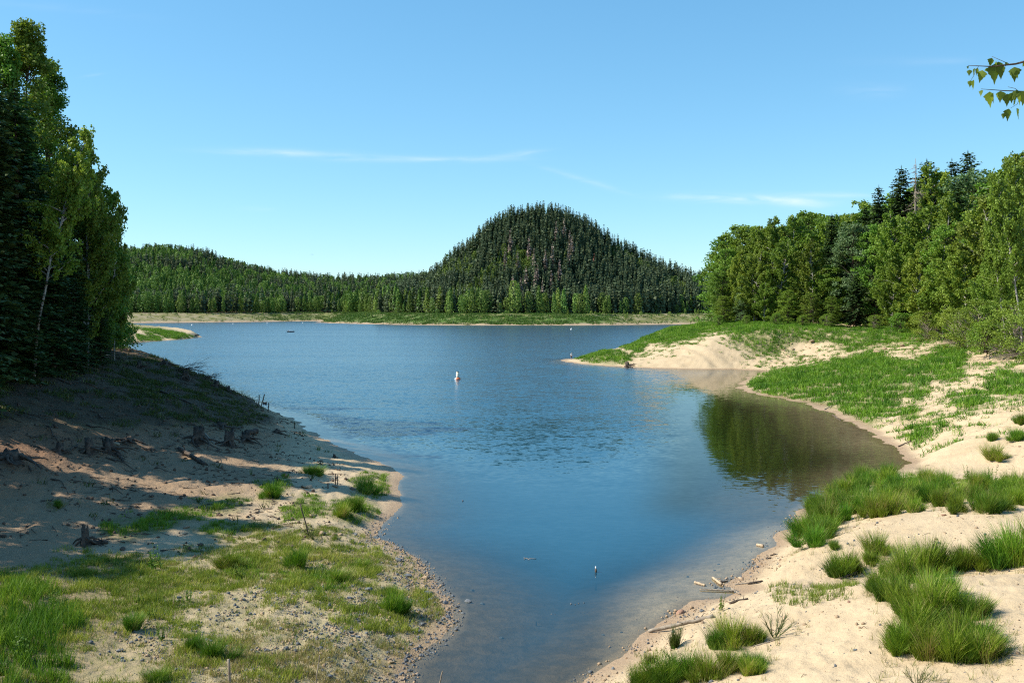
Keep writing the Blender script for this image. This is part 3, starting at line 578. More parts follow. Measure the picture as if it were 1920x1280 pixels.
def gen_herb(seed, h=.8, flowers=False):
    r = np.random.default_rng(seed); mb = MB()
    for k in range(5):
        a = r.uniform(0, 6.28); p = branch_path((r.normal() * .08, r.normal() * .08, -.05), (math.cos(a) * .25, math.sin(a) * .25, 1), h * r.uniform(.6, 1.1), r, 5, .1, .06)
        tube(mb, p, np.linspace(.012, .004, 6), 4, .3, False)
        m = 34; s = r.uniform(.15, 1, m) * 5; q = np.stack([np.interp(s, range(6), p[:, j]) for j in range(3)], -1)
        u = rdir(r, m) * [1, 1, .3] + [0, 0, .35]; L = r.uniform(.06, .14, m) * (1.25 - s / 6)
        rhombi(mb, q + unit(u) * L[:, None] * .5, u, rdir(r, m) + [0, 0, 1], L, L * .4, r.random(m), r)
    return mb

# ------------------------------------------------------------------ trees
def proto(kind, t, c, bark, leafm):
    return (make_mesh(kind + '_trunk', *(lambda a: (a[0], a[1], a[2], {'tint': a[3]}))(t.arrays()), smooth=True, mats=[bark]), c.mesh(kind + '_crown', leafm))
PROTO = {}
def P_(key, t_c, bark, leafm): PROTO[key] = proto(key, *t_c, bark, leafm)
for k in range(3): P_(f'fir{k}', gen_conifer(100 + k, 26, [4.0, 3.6, 4.6][k], .05, 1.0, .25), M_BARK, M_FIR)
P_('lowfir', gen_conifer(110, 15, 4.6, .03, 1.0, .15, .30), M_BARK, M_FIR)
P_('pine', gen_conifer(112, 26, 3.6, .45, 1.0, .35, .05), M_BARK, M_FIR)
P_('deadspruce', gen_dead_spruce(120, 26), M_DEADWOOD, M_DEADFIR)
for k in range(4): P_(f'birch{k}', gen_birch(130 + k, 20, [3.4, 3.9, 3.0, 4.2][k], [.8, 1.6, .5, 2.4][k]), M_BARK_BIRCH, M_BIRCH)
P_('slimbirch', gen_birch(140, 24, 3.3, 5.0, 1.0, .40, ldir=0.1), M_BARK_BIRCH, M_BIRCH)
for k in range(3): P_(f'broad{k}', gen_broad(150 + k, 18, [4.3, 3.8, 4.8][k], .10), M_BARK, M_BROAD)
P_('poplar', gen_broad(160, 30, 5.4, .12, 150, 190, .27, 'tall', 1.15), M_BARK, M_BROAD)
P_('silver', gen_broad(161, 18, 4.0, .12, 130, 65, .30, 'round'), M_BARK, M_SILVER)
P_('shrub', gen_broad(170, 5, 2.8, .04, 70, 60, .20, 'round', .7), M_BARK, M_BROAD)
P_('scrub', gen_broad(171, 5, 3.0, .03, 80, 60, .16, 'round', .6), M_DEADWOOD, M_BIRCH)
PH = {'fir0': 26, 'fir1': 26, 'fir2': 26, 'lowfir': 15, 'pine': 26, 'deadspruce': 26, 'birch0': 20, 'birch1': 20, 'birch2': 20, 'birch3': 20, 'slimbirch': 24, 'broad0': 18, 'broad1': 18, 'broad2': 18, 'poplar': 30, 'silver': 18, 'shrub': 5.2, 'scrub': 5.2}
NAME = {'fir': 'fir_tree', 'lowfir': 'fir_tree', 'pine': 'pine_tree', 'deadspruce': 'dead_spruce', 'birch': 'birch_tree', 'slimbirch': 'birch_tree', 'broad': 'broadleaf_tree', 'poplar': 'poplar_tree', 'silver': 'broadleaf_tree', 'shrub': 'shrub', 'scrub': 'shrub'}
CAT = {'fir_tree': 'tree', 'pine_tree': 'tree', 'dead_spruce': 'dead tree', 'birch_tree': 'tree', 'broadleaf_tree': 'tree', 'poplar_tree': 'tree', 'shrub': 'bush'}
def tree(key, X, Y, H, label, group, rz=None, wide=1.0, dz=0.0):
    base = key.rstrip('0123456789'); nm = NAME[base]; s = H / PH[key]
    e = empty(nm, (X, Y, gz(X, Y) + dz), (0, 0, random.uniform(0, 6.28) if rz is None else rz), (s * wide, s * wide, s))
    tm, cm = PROTO[key]
    obj('trunk', tm, e); obj('crown', cm, e)
    return tag(e, label, CAT[nm], group)
def tree_at(key, u, vtop, Y, label, group, wide=1.0, rz=None):
    X = (u - 960) / FOC * Y; H = CAM_H + (HOR - vtop) / FOC * Y - gz(X, Y)
    return tree(key, X, Y, H, label, group, rz, wide)

GR = 'trees of the wood on the right shore'
RIGHT = [  # kind, direction, top row, distance, label, width factor
    ('broad0', 1360, 470, 290, 'broadleaf tree at the lake end of the right wood, its outer edge against the hill', 1.0),
    ('broad1', 1398, 432, 296, 'tall dark green broadleaf just behind the lake end of the right wood', .95),
    ('birch0', 1420, 425, 288, 'birch second from the lake end of the right wood', 1.26),
    ('birch1', 1448, 412, 284, 'olive birch with its thin top standing out near the lake end of the right wood', 1.26),
    ('birch2', 1488, 405, 280, 'birch on the right shore above the bare sand of the headland', 1.38),
    ('broad2', 1515, 400, 292, 'round broadleaf top behind the birches of the right wood', 1.0),
    ('birch3', 1545, 404, 276, 'birch with pale stems below the left side of the dark firs', 1.26),
    ('birch0', 1585, 402, 274, 'birch directly left of the group of dark firs', 1.32),
    ('fir1', 1648, 348, 268, 'leftmost dark fir rising above the right wood', 1.0),
    ('fir0', 1622, 385, 272, 'short dark fir at the left foot of the fir group', 1.0),
    ('fir2', 1690, 312, 264, 'pointed dark fir left of the dead spruce', 1.0),
    ('deadspruce', 1716, 297, 252, 'bare grey dead spruce with bent tip among the firs', 1.15),
    ('fir0', 1738, 298, 266, 'dark fir right behind the dead spruce', 1.1),
    ('birch1', 1765, 312, 262, 'light birch top between two dark firs on the right shore', 1.03),
    ('fir2', 1785, 299, 268, 'dark fir behind the light birch, right of the dead spruce', .9),
    ('pine', 1815, 284, 266, 'round topped dark pine highest on the right skyline', 1.1),
    ('silver', 1822, 325, 240, 'silvery green broadleaf below the round topped pine', 1.1),
    ('birch3', 1862, 305, 225, 'tall yellow green birch right of the silvery broadleaf', 1.26),
    ('birch0', 1905, 287, 214, 'tallest yellow green birch at the right edge of the wood', 1.32),
    ('broad1', 1950, 300, 220, 'broadleaf at the very edge of the view behind the tallest birch', 1.2),
    ('birch2', 1990, 310, 190, 'birch just beyond the right edge of the wood', 1.38),
    # middle rows
    ('birch2', 1390, 470, 276, 'low hanging birch at the water end in front of the dark broadleaf', 1.38),
    ('birch3', 1413, 470, 272, 'bushy birch behind the grass crown of the headland', 1.38),
    ('birch1', 1462, 450, 268, 'birch with forked white stem above the headland sand', 1.38),
    ('birch0', 1525, 455, 262, 'birch in the middle of the right wood, drooping to the ground', 1.38),
    ('silver', 1600, 420, 258, 'silver leaved round tree in the middle of the right wood', 1.05),
    ('broad0', 1645, 425, 254, 'deep green broadleaf under the pointed fir', 1.05),
    ('birch1', 1690, 400, 246, 'birch under the dead spruce', 1.26),
    ('birch3', 1735, 385, 238, 'wide yellow green birch right of and below the dead spruce', 1.38),
    ('birch2', 1775, 372, 228, 'drooping birch below the silvery broadleaf', 1.38),
    ('broad2', 1790, 420, 214, 'broadleaf in the half shade between the right birches', 1.0),
    ('birch1', 1838, 380, 200, 'birch in front of the silvery broadleaf with white branches', 1.38),
    ('birch3', 1885, 370, 186, 'near birch with long white branches at the right', 1.38),
    ('birch2', 1935, 350, 178, 'near birch cut by the right edge of the view', 1.38),
    # front row
    ('broad1', 1358, 555, 276, 'bright green bush like tree at the foot of the outermost right trees', 1.6),
    ('silver', 1392, 560, 272, 'small silvery tree low at the lake end of the wood', 1.5),
    ('birch0', 1433, 530, 264, 'low birch in the front row above the headland grass', 1.72),
    ('broad0', 1478, 545, 258, 'dark low broadleaf in the front row behind the headland', 1.5),
    ('broad2', 1520, 550, 254, 'spreading low broadleaf with light leaves in the front row', 1.5),
    ('lowfir', 1605, 515, 250, 'low wide dark fir in the front row of the right wood', 1.0),
    ('broad1', 1560, 556, 250, 'low broadleaf left of the wide low fir', 1.5),
    ('birch1', 1672, 480, 240, 'bushy birch right of the wide low fir', 1.55),
    ('birch2', 1722, 470, 226, 'yellow green birch with long curtains in the front row', 1.55),
    ('birch0', 1768, 460, 212, 'full round birch above the dark bank grass', 1.55),
    ('birch3', 1815, 470, 186, 'birch with a leaning white stem near the dry branches', 1.49),
    ('birch1', 1868, 480, 170, 'low birch above the dry branches at the right', 1.49),
    ('birch0', 1915, 470, 160, 'low birch above the dry branches at the edge of the view', 1.49)]
for k, (key, u, v, Y, lab, wd) in enumerate(RIGHT): tree_at(key, u, v, Y, lab, GR, wd)
rf = np.random.default_rng(5)
for k in range(34):
    u = 1366 + k * 18.2 + rf.uniform(-8, 8); Y = (300 if u < 1700 else 300 - (u - 1700) * .35) + rf.uniform(0, 30)
    top = np.interp(u, [1335, 1380, 1500, 1590, 1640, 1700, 1800, 1920], [478, 440, 418, 412, 395, 362, 340, 318]) + rf.uniform(-12, 22)
    tree_at(['broad0', 'birch1', 'broad2', 'broad1', 'birch3', 'broad0'][k % 6], u, top, Y, 'tree inside the right wood, showing only between the trees in front', 'trees inside the right wood', 1.45)
for k in range(30):
    u = 1362 + k * 20 + rf.uniform(-8, 8); Y = np.interp(u, [1335, 1600, 1750, 1950], [278, 258, 225, 170]) + rf.uniform(0, 10)
    tree_at(['broad0', 'birch1', 'broad2', 'birch0', 'silver', 'birch3'][(k * 5) % 6], u, 520 + rf.uniform(-25, 35), Y, 'low tree filling the right wood between its taller trunks', 'undergrowth trees of the right wood', 1.7)
for (key, u, v, Y, lab) in [('shrub', 1348, 590, 270, 'leafy shrub at the lake end foot of the wood'), ('shrub', 1400, 590, 262, 'leafy shrub behind the crown of the headland'), ('shrub', 1455, 586, 254, 'dark shrub under the front row above the headland sand'),
        ('shrub', 1505, 590, 250, 'light leaved shrub under the front row'), ('scrub', 1550, 588, 248, 'pale twiggy shrub left of the low fir'), ('scrub', 1640, 590, 240, 'twiggy shrub right of the low fir'), ('shrub', 1690, 585, 232, 'shrub above the dark bank grass'),
        ('scrub', 1740, 580, 214, 'twiggy shrub beside the pale flowering bush'), ('scrub', 1800, 575, 180, 'grey green shrub left of the dry branches'), ('scrub', 1838, 560, 168, 'tall grey green scrub behind the dry branches'), ('shrub', 1870, 565, 160, 'green shrub behind the dry branches'),
        ('scrub', 1905, 560, 152, 'grey green scrub at the edge of the view'), ('shrub', 1850, 600, 158, 'low green shrub hanging over the dry branches'), ('scrub', 1940, 570, 140, 'scrub beyond the edge of the view')]:
    tree_at(key, u, v, Y, lab, 'shrubs at the foot of the right wood', 1.0)

for (u, v, Y, wd, lab) in [(1918, 325, 150, .9, 'slender birch leaning left with a long white stem before the right end of the wood'), (1886, 420, 156, .8, 'shorter slender birch leaning left with a white stem above the dry branches'), (1955, 300, 158, 1.0, 'slender birch with a white stem at the right edge of the view')]:
    tree_at('slimbirch', u, v, Y, lab, GR, wd, math.pi + .1)
for (u, v, Y, lab) in [(1560, 400, 270, 'dark fir top between the birches left of the fir group'), (1470, 425, 285, 'dark fir behind the birches over the headland'), (1795, 345, 232, 'dark fir among the near birches on the right')]: tree_at('fir0', u, v, Y, lab, GR, 1.0)
GL = 'trees of the dark wood on the left shore'
LEFT = [
    ('poplar', 50, 50, 112, 'tall sunlit broadleaf with the highest crown of the left wood', .95), ('poplar', 8, 78, 108, 'sunlit broadleaf at the left edge of the view, nearly the highest', .8), ('poplar', 92, 125, 118, 'sunlit broadleaf one step lower beside the highest crown', .95),
    ('slimbirch', 62, 242, 91, 'slender yellow green birch with a leaning white trunk', 1.05), ('birch1', 165, 290, 112, 'thin birch behind the slender leaning birch', .9), ('broad1', 188, 352, 118, 'dark broadleaf with open crown against the sky', .75), ('birch0', 214, 365, 124, 'outermost birch of the left wood, hanging over the lake', .75),
    ('fir0', -20, 190, 96, 'dark fir at the left edge of the view', 1.3), ('fir1', 30, 250, 100, 'dark fir in front of the sunlit broadleaf', 1.4), ('fir2', 75, 330, 104, 'dark fir left of the slender birch', 1.3), ('fir0', 120, 400, 108, 'dark fir behind the white birch trunk', 1.3), ('fir1', 165, 430, 118, 'dark fir under the outer birch of the left wood', 1.2),
    ('poplar', 45, 200, 122, 'broadleaf in the shade behind the first firs', .8), ('broad2', 190, 450, 126, 'low dark broadleaf at the lake side of the left wood', 1.0), ('broad0', 198, 510, 134, 'dark broadleaf low above the lake bank', 1.0), ('poplar', 150, 330, 128, 'dark broadleaf filling the wood behind the birches', .8), ('poplar', 90, 210, 136, 'tall broadleaf deep in the left wood', .8),
    ('fir1', -10, 300, 88, 'fir nearest to the viewpoint at the left edge of the wood', 1.4), ('fir0', 28, 390, 90, 'dark fir low at the left, its boughs reaching the slope', 1.5), ('fir2', 100, 470, 97, 'dark fir below the white birch trunk', 1.5), ('fir1', 140, 520, 104, 'short dark fir right of the white birch trunk', 1.6), ('fir0', 178, 530, 114, 'short dark fir at the lake side of the left wood', 1.6), ('fir2', 60, 420, 98, 'dark fir between the low firs on the left', 1.5), ('fir2', 20, 330, 94, 'low dark fir nearest at the left edge', 1.3), ('fir1', -60, 150, 90, 'tall fir beyond the left edge of the view', 1.3)]
for (key, u, v, Y, lab, wd) in LEFT: tree_at(key, u, v, Y, lab, GL, wd, 0.0 if key == 'slimbirch' else None)
for (u, v, Y, key, lab) in [(205, 575, 140, 'shrub', 'dark shrub on the crest of the left bank'), (160, 600, 122, 'shrub', 'shrub under the white birch trunk'), (100, 600, 112, 'scrub', 'shrub in the shade of the firs'), (40, 600, 104, 'shrub', 'dark shrub at the left edge of the wood'), (225, 600, 150, 'scrub', 'twiggy shrub at the lake end of the left crest'), (185, 560, 132, 'shrub', 'tall dark shrub under the outer birches'), (130, 560, 118, 'shrub', 'tall shrub between firs and birches'), (70, 560, 110, 'shrub', 'tall shrub between the left firs')]:
    tree_at(key, u, v, Y, lab, 'shrubs under the left wood', 1.2)
# the wood goes on beyond the left edge of the view: these stand there and shade the slope
for k, (X, Y, H, key) in enumerate([(-44, 84, 27, 'fir0'), (-47, 74, 25, 'fir1'), (-50, 62, 26, 'fir2'), (-42, 57, 23, 'fir0'), (-47, 52, 24, 'broad1'), (-53, 88, 30, 'fir1'), (-55, 72, 28, 'fir2'), (-62, 100, 34, 'fir1'), (-66, 118, 30, 'fir0'), (-72, 135, 28, 'fir1'), (-80, 155, 26, 'fir2'), (-58, 80, 28, 'fir0'),
        (-42, 48, 19, 'fir1'), (-40, 71, 25, 'fir2'), (-49, 80, 28, 'fir0'), (-46, 92, 27, 'fir2'), (-48, 57, 26, 'fir0'), (-46, 46, 21, 'broad0'), (-66, 108, 37, 'fir0'), (-63, 96, 36, 'fir2'), (-61, 86, 33, 'fir0'), (-70, 125, 37, 'fir1'), (-70, 100, 38, 'fir2'), (-82, 108, 38, 'fir1'), (-74, 113, 38, 'fir0'), (-78, 130, 36, 'fir2'), (-78, 120, 38, 'fir0'), (-60, 91, 33, 'fir2'), (-76, 140, 28, 'broad0'), (-90, 165, 26, 'broad2'), (-100, 185, 24, 'broad1')]):
    tree(key, X, Y, H, None, None); o = COL.objects[-1]
    e = o.parent; tag(e, 'dark tree of the left wood standing beyond the edge of the view', 'tree', GL)

# ------------------------------------------------------------------ the far woods
r = np.random.default_rng(55)
FC = [gen_far_conifer(200 + k, 22, [2.8, 3.2, 2.5, 3.5][k]) for k in range(4)]; FB = [gen_far_broad(210 + k, 17, [3.4, 4.2, 3.2][k], 420, ['cone', 'round', 'cone'][k]) for k in range(3)]
FCm = [m.mesh('far_conifer', M_FARFIR) for m in FC]; FCdead = [m.mesh('far_dead_conifer', M_DEADFIR) for m in FC[:2]]; FCred = FC[2].mesh('far_rusty_conifer', M_REDFIR); FBm = [m.mesh('far_broadleaf', M_FARBROAD) for m in FB]; M_FRINGE = leaf_mat('fringe_leaves', (.09, .17, .03), (.27, .38, .09), .3, .4, .02, .15); FRm = [m.mesh('fringe_broadleaf', M_FRINGE) for m in FB]
def scatter(xmin, xmax, ymin, ymax, step):
    gx, gy = np.meshgrid(np.arange(xmin, xmax, step), np.arange(ymin, ymax, step)); x = gx.ravel() + r.uniform(-.5, .5, gx.size) * step * .9; y = gy.ravel() + r.uniform(-.5, .5, gx.size) * step * .9
    z = terrain(x, y, False); sd = sdist(far_poly, x, y); u, v = project(x, y, z); return x, y, z, sd, u, v
def merged(name, protos, items, mat, label, cat, tall=1.0):
    V = []; T = []; Q = []; A = []; n = 0
    arr = [m.arrays() for m in protos]
    for (x, y, z, s, rz, k, dt) in items:
        v, t, q, a = arr[k]; c_, s_ = math.cos(rz) * s, math.sin(rz) * s
        V.append(np.stack([v[:, 0] * c_ - v[:, 1] * s_ + x, v[:, 0] * s_ + v[:, 1] * c_ + y, v[:, 2] * s * tall + z], -1))
        if t is not None: T.append(t + n)
        if q is not None: Q.append(q + n)
        A.append(np.clip(a * .75 + dt, 0, 1)); n += len(v)
    me = make_mesh(name, np.concatenate(V), np.concatenate(T) if T else None, np.concatenate(Q) if Q else None, {'tint': np.concatenate(A)}, False, [mat])
    return tag(obj(name, me), label, cat, None, 'stuff')
# the cone shaped hill: front face and skyline
x, y, z, sd, u, v = scatter(-230, 270, 935, 1085, 4.0)
ok = (sd > 60) & (u > 690) & (u < 1335) & (z > 8)
x, y, z, u = x[ok], y[ok], z[ok], u[ok]
mixed = fbm(x / 40, y / 40, 2, 5)
order = np.argsort(y); x, y, z, u, mixed = x[order], y[order], z[order], u[order], mixed[order]
isb = (mixed > .62) & (r.random(len(x)) < .75)
dead_spots = [(1000, 545), (1062, 500), (1050, 520), (945, 500), (1020, 560), (1075, 480), (968, 510), (1035, 500), (985, 480), (1000, 500), (1040, 455), (1058, 450), (1066, 470), (985, 540), (1010, 530), (1035, 545), (955, 470), (960, 560), (1020, 505), (975, 555)]
con = [i for i in range(len(x)) if not isb[i]]; bro = [i for i in range(len(x)) if isb[i]]
uv_v = HOR + (CAM_H - z - 12) / y * FOC
dead = set()
for (du, dv) in dead_spots:
    q = [i for i in con if i not in dead]; dead.add(min(q, key=lambda i: (u[i] - du) ** 2 + (uv_v[i] - dv) ** 2))
red = min([i for i in con if i not in dead], key=lambda i: (u[i] - 1113) ** 2 + (uv_v[i] - 495) ** 2)
for i in dead:
    s = r.uniform(1.0, 1.25); o = obj('dead_conifer', FCdead[i % 2], None, (x[i], y[i] - 1.5, z[i]), (0, 0, r.uniform(0, 6.28)), (s * .85, s * .85, s * 1.3)); tag(o, 'grey brown dead conifer on the steep face of the cone shaped hill', 'dead tree', 'dead conifers on the hill')
o = obj('rusty_conifer', FCred, None, (x[red], y[red] - 1.5, z[red]), (0, 0, 1), 1.1); tag(o, 'single rusty red conifer right of the middle of the cone shaped hill', 'dead tree')
live = [i for i in con if i not in dead and i != red]
NIND = 225
for i in live[:NIND]:
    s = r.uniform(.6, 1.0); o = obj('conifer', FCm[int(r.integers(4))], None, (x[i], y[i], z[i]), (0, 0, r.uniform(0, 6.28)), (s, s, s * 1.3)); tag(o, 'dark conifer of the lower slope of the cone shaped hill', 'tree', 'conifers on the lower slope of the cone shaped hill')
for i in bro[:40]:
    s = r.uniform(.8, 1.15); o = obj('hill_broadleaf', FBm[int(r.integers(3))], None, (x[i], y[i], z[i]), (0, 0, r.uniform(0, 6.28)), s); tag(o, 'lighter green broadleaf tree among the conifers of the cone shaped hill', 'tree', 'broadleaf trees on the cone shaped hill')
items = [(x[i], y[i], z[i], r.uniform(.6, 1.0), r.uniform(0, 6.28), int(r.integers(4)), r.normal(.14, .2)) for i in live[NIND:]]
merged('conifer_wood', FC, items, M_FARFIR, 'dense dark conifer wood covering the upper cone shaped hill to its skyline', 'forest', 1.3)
rest = [(x[i], y[i], z[i], r.uniform(.8, 1.1), r.uniform(0, 6.28), int(r.integers(3)), r.normal(.05, .1)) for i in bro[40:]]
if rest: merged('broadleaf_wood', FB, rest, M_FARBROAD, 'patches of lighter broadleaf wood on the upper cone shaped hill', 'forest')
# pale broadleaf fringe along the foot of the hill
uu = 648.0
def shore_y(uu, want):
    Ys = np.arange(850, 1320, 2.0); sd = sdist(far_poly, (uu - 960) / FOC * Ys, Ys); return float(Ys[np.argmax(sd >= want)])
while uu < 1330:
    Y = shore_y(uu, 57 + r.uniform(-3, 10)); X = (uu - 960) / FOC * Y
    s = r.choice([.55, .8, 1.0, 1.2, 1.35]) * r.uniform(.85, 1.1) * (1.2 if uu < 800 else 1) * (.72 if uu > 1180 else 1); o = obj('fringe_tree', (FRm if r.random() < .6 else FBm)[int(r.integers(3))], None, (X, Y, gz(X, Y)), (0, 0, r.uniform(0, 6.28)), (s, s, s * r.uniform(.95, 1.25)))
    tag(o, 'pale green broadleaf in the row along the foot of the cone shaped hill', 'tree', 'row of broadleaf trees at the foot of the cone shaped hill')
    uu += r.uniform(3, 9) if uu < 800 else r.choice([4, 6, 8, 10, 22]) * r.uniform(.8, 1.2)
# the broad hill on the left and the low wooded ridge between
x, y, z, sd, u, v = scatter(-620, 200, 1090, 1640, 8.0)
ok = (sd > 58) & (u > 150) & (u < 860) & (z > 7.5); x, y, z, u = x[ok], y[ok], z[ok], u[ok]
mixed = fbm(x / 60, y / 60, 3, 15)
bi = mixed + r.normal(size=len(x)) * .12 > .48
front_ = np.argsort(sdist(far_poly, x, y))[:75]; fs = set(front_.tolist())
for i in front_:
    s = r.uniform(.8, 1.3)
    o = obj('shore_tree', FBm[int(r.integers(3))] if r.random() < .7 else FCm[int(r.integers(4))], None, (x[i], y[i], z[i]), (0, 0, r.uniform(0, 6.28)), s)
    tag(o, 'tree of the front row below the broad hill on the far left shore', 'tree', 'front row of trees on the far left shore')
big = 1.2
merged('far_conifer_wood', FC, [(x[i], y[i], z[i], big * r.uniform(.7, 1.15), r.uniform(0, 6.28), int(r.integers(4)), r.normal(.12, .14)) for i in range(len(x)) if not bi[i] and i not in fs], M_FARFIR, 'conifers of the mixed wood over the broad hill on the far left', 'forest')
merged('far_broadleaf_wood', FB, [(x[i], y[i], z[i], big * r.uniform(.7, 1.3), r.uniform(0, 6.28), int(r.integers(3)), r.normal(-.05, .22)) for i in range(len(x)) if bi[i] and i not in fs], M_FARBROAD, 'lighter broadleaf trees of the mixed wood over the broad hill on the far left', 'forest')

# growth on the far bank below the trees
mb = MB(); x = r.uniform(-420, 190, 120000); y = r.uniform(840, 1260, 120000); sd = sdist(far_poly, x, y); gu = 960 + x / y * FOC
dn = np.interp(gu, [220, 480, 560, 630, 660, 1120, 1180, 1330], [.03, .10, .5, .6, 1, 1, .2, .2]) * (.15 + .85 * sst(.4, .55, fbm(x / 14, y / 9, 3, 33)))
k = (sd > 6) & (sd < 62) & (r.random(120000) < dn); x, y = x[k], y[k]; z = terrain(x, y); B = np.repeat(np.stack([x, y, z - .2], -1), 9, 0); B[:, :2] += r.normal(size=(len(B), 2)) * 1.0
blades(mb, B, r.uniform(.6, 1.9, len(B)), .40, .8, r, np.clip(r.normal(.45, .25, len(B)), 0, 1)); print('far bank', len(B))
tag(obj('far_bank_grass', mb.mesh('far_bank_grass', leaf_mat('far_bank_leaves', (.028, .080, .012), (.120, .210, .028), .2, 0, 0))), 'green growth along the low far bank below the hills', 'grass', None, 'stuff')

for kk in range(70):      # bushes scattered along the far bank
    uu = r.uniform(470, 1320); Yb = shore_y(uu, r.uniform(22, 54)); X = (uu - 960) / FOC * Yb; q = r.uniform(.10, .32)
    o = obj('bank_shrub', (FBm if kk % 3 else FRm)[int(r.integers(3))], None, (X, Yb, gz(X, Yb)), (0, 0, r.uniform(0, 6.28)), (q * 1.6, q * 1.6, q)); tag(o, 'low bush on the green far bank below the row of pale trees', 'bush', 'low bushes along the far bank')

# ------------------------------------------------------------------ grass, gravel
r = np.random.default_rng(91)
def candidates(n, poly_pad, dmin, dmax, seed):
    """ground points spread evenly over the area in view between two distances"""
    q = np.random.default_rng(seed); d = np.sqrt(q.uniform(dmin ** 2, dmax ** 2, n)); t = q.uniform(-.56, .56, n); return d * t, d
def sd_poly(Ps, x, y, z): u, v = project(x, y, z); return union(Ps, u, v)
# rank broom-like grass on the headland, the promontory and the bank
mb = MB()
x, y = candidates(330000, 0, 90, 480, 1); z = terrain(x, y); s = sd_poly(G_BANK, x, y, z) + (fbm(x / 2.5, y / 2.5, 2, 61) - .5) * 14
k = (s > 0) & (z > .12) & (r.random(len(x)) < .35 + .65 * sst(.3, .5, fbm(x / 3, y / 3, 3, 62))); x, y, z, s = x[k], y[k], z[k], s[k]
nb = 11; hh = (.30 + 1.25 * fbm(x / 1.8, y / 1.8, 3, 63)) * (.55 + .45 * sst(0, 10, s)) * np.where(y > 300, 1.6, 1); tn = np.clip(r.normal(.5, .15, len(x)) + (fbm(x / 2.2, y / 2.2, 3, 64) - .5) * 1.3, 0, 1)
B = np.repeat(np.stack([x, y, z - .05], -1), nb, 0); B[:, :2] += r.normal(size=(len(B), 2)) * .25
blades(mb, B, np.repeat(hh, nb) * r.uniform(.6, 1.1, len(B)), .075, .55, r, np.clip(np.repeat(tn, nb) + r.normal(size=len(B)) * .18, 0, 1))
tag(obj('bank_grass', mb.mesh('bank_grass', M_BANK)), 'rank bright green growth covering the headland and the bank on the right', 'grass', None, 'stuff')
print('bank blades', len(B))
# long grass on the left foreground
mb = MB()
x, y = candidates(60000, 0, 28, 95, 2); z = terrain(x, y); s = sd_poly(G_NEAR, x, y, z) + (fbm(x / 1.2, y / 1.2, 2, 71) - .5) * 34
k = (s > 0) & (z > .1) & (r.random(len(x)) < .25 + .75 * sst(.35, .55, fbm(x / .9, y / .9, 2, 72))); x, y, z, s = x[k], y[k], z[k], s[k]
big = sst(-12.5, -16, x) * sst(48, 42, y)
nb = 16; hh = (.25 + .3 * fbm(x / 1.5, y / 1.5, 2, 73)) * (1 + 1.0 * big) * (.6 + .4 * sst(0, 14, s)); tn = np.clip(.42 + (fbm(x / 2, y / 2, 2, 74) - .5) * 1.2 - .25 * big, 0, 1)
B = np.repeat(np.stack([x, y, z - .03], -1), nb, 0); B[:, :2] += r.normal(size=(len(B), 2)) * .10
blades(mb, B, np.repeat(hh, nb) * r.uniform(.5, 1.15, len(B)), .020 + .008 * r.random(len(B)), .55, r, np.clip(np.repeat(tn, nb) + r.normal(size=len(B)) * .2, 0, 1))
M_LONG = leaf_mat('long_grass_blades', (.065, .155, .010), (.25, .38, .032), .30, 0, 0, .25, .06)
tag(obj('long_grass', mb.mesh('long_grass', M_LONG)), 'patches of long green grass on the flat left shore', 'grass', None, 'stuff'); print('long', len(B))
# knee high yellow green grass over much of the flat
mb = MB()
x, y = candidates(150000, 0, 27, 72, 12); z = terrain(x, y); s = sd_poly(G_MID, x, y, z) + (fbm(x / 1.4, y / 1.4, 3, 171) - .5) * 70
k = (s > 0) & (z > .1) & (r.random(len(x)) < .05 + .8 * sst(.45, .64, fbm(x / .8, y / .8, 3, 172))); x, y, z = x[k], y[k], z[k]
nb = 10; hh = .14 + .34 * fbm(x / 1.1, y / 1.1, 2, 173); tn = np.clip(.5 + (fbm(x / 1.6, y / 1.6, 2, 174) - .5) * 1.3, 0, 1)
B = np.repeat(np.stack([x, y, z - .03], -1), nb, 0); B[:, :2] += r.normal(size=(len(B), 2)) * .09
blades(mb, B, np.repeat(hh, nb) * r.uniform(.5, 1.2, len(B)), .019, .6, r, np.clip(np.repeat(tn, nb) + r.normal(size=len(B)) * .22, 0, 1)); print('mid', len(B))
M_MID = leaf_mat('meadow_blades', (.10, .165, .014), (.37, .41, .06), .30, 0, 0, .25, .1)
tag(obj('meadow_grass', mb.mesh('meadow_grass', M_MID)), 'patchy knee high yellow green grass on the flat left shore', 'grass', None, 'stuff')
# short thin yellowish grass between
mb = MB(); md = MB()
x, y = candidates(330000, 0, 27, 75, 3); z = terrain(x, y); u, v = project(x, y, z); s = inpoly(G_SPARSE, u, v)
gr_ = sst(-20, 10, inpoly(GRAVEL, u, v)); n1 = fbm(x / 2.2, y / 2.2, 3, 81); n2 = fbm(x / .5, y / .5, 2, 82)
dens = sst(.42, .62, n1) * sst(.35, .6, n2) * (1 - .45 * gr_) + .05 + .5 * sst(1205, 1260, v) * sst(.4, .6, n2) * sst(350, 420, u) * sst(700, 600, u)
k = (s > 0) & (z > .08) & (r.random(len(x)) < dens); x, y, z, u, v = x[k], y[k], z[k], u[k], v[k]
dry = r.random(len(x)) < .22 + .5 * sst(1180, 1250, v) * sst(330, 420, u) + .25 * (gr_[k])
for m, sel, h0 in ((mb, ~dry, .20), (md, dry, .22)):
    nb = 7; B = np.repeat(np.stack([x, y, z - .02], -1)[sel], nb, 0); B[:, :2] += r.normal(size=(len(B), 2)) * .07
    blades(m, B, h0 * r.uniform(.4, 1.3, len(B)), .018, .7, r, np.clip(r.normal(.5, .3, len(B)), 0, 1)); print('short', len(B))
tag(obj('short_grass', mb.mesh('short_grass', M_GRASS)), 'thin yellow green grass over the flat left shore', 'grass', None, 'stuff')
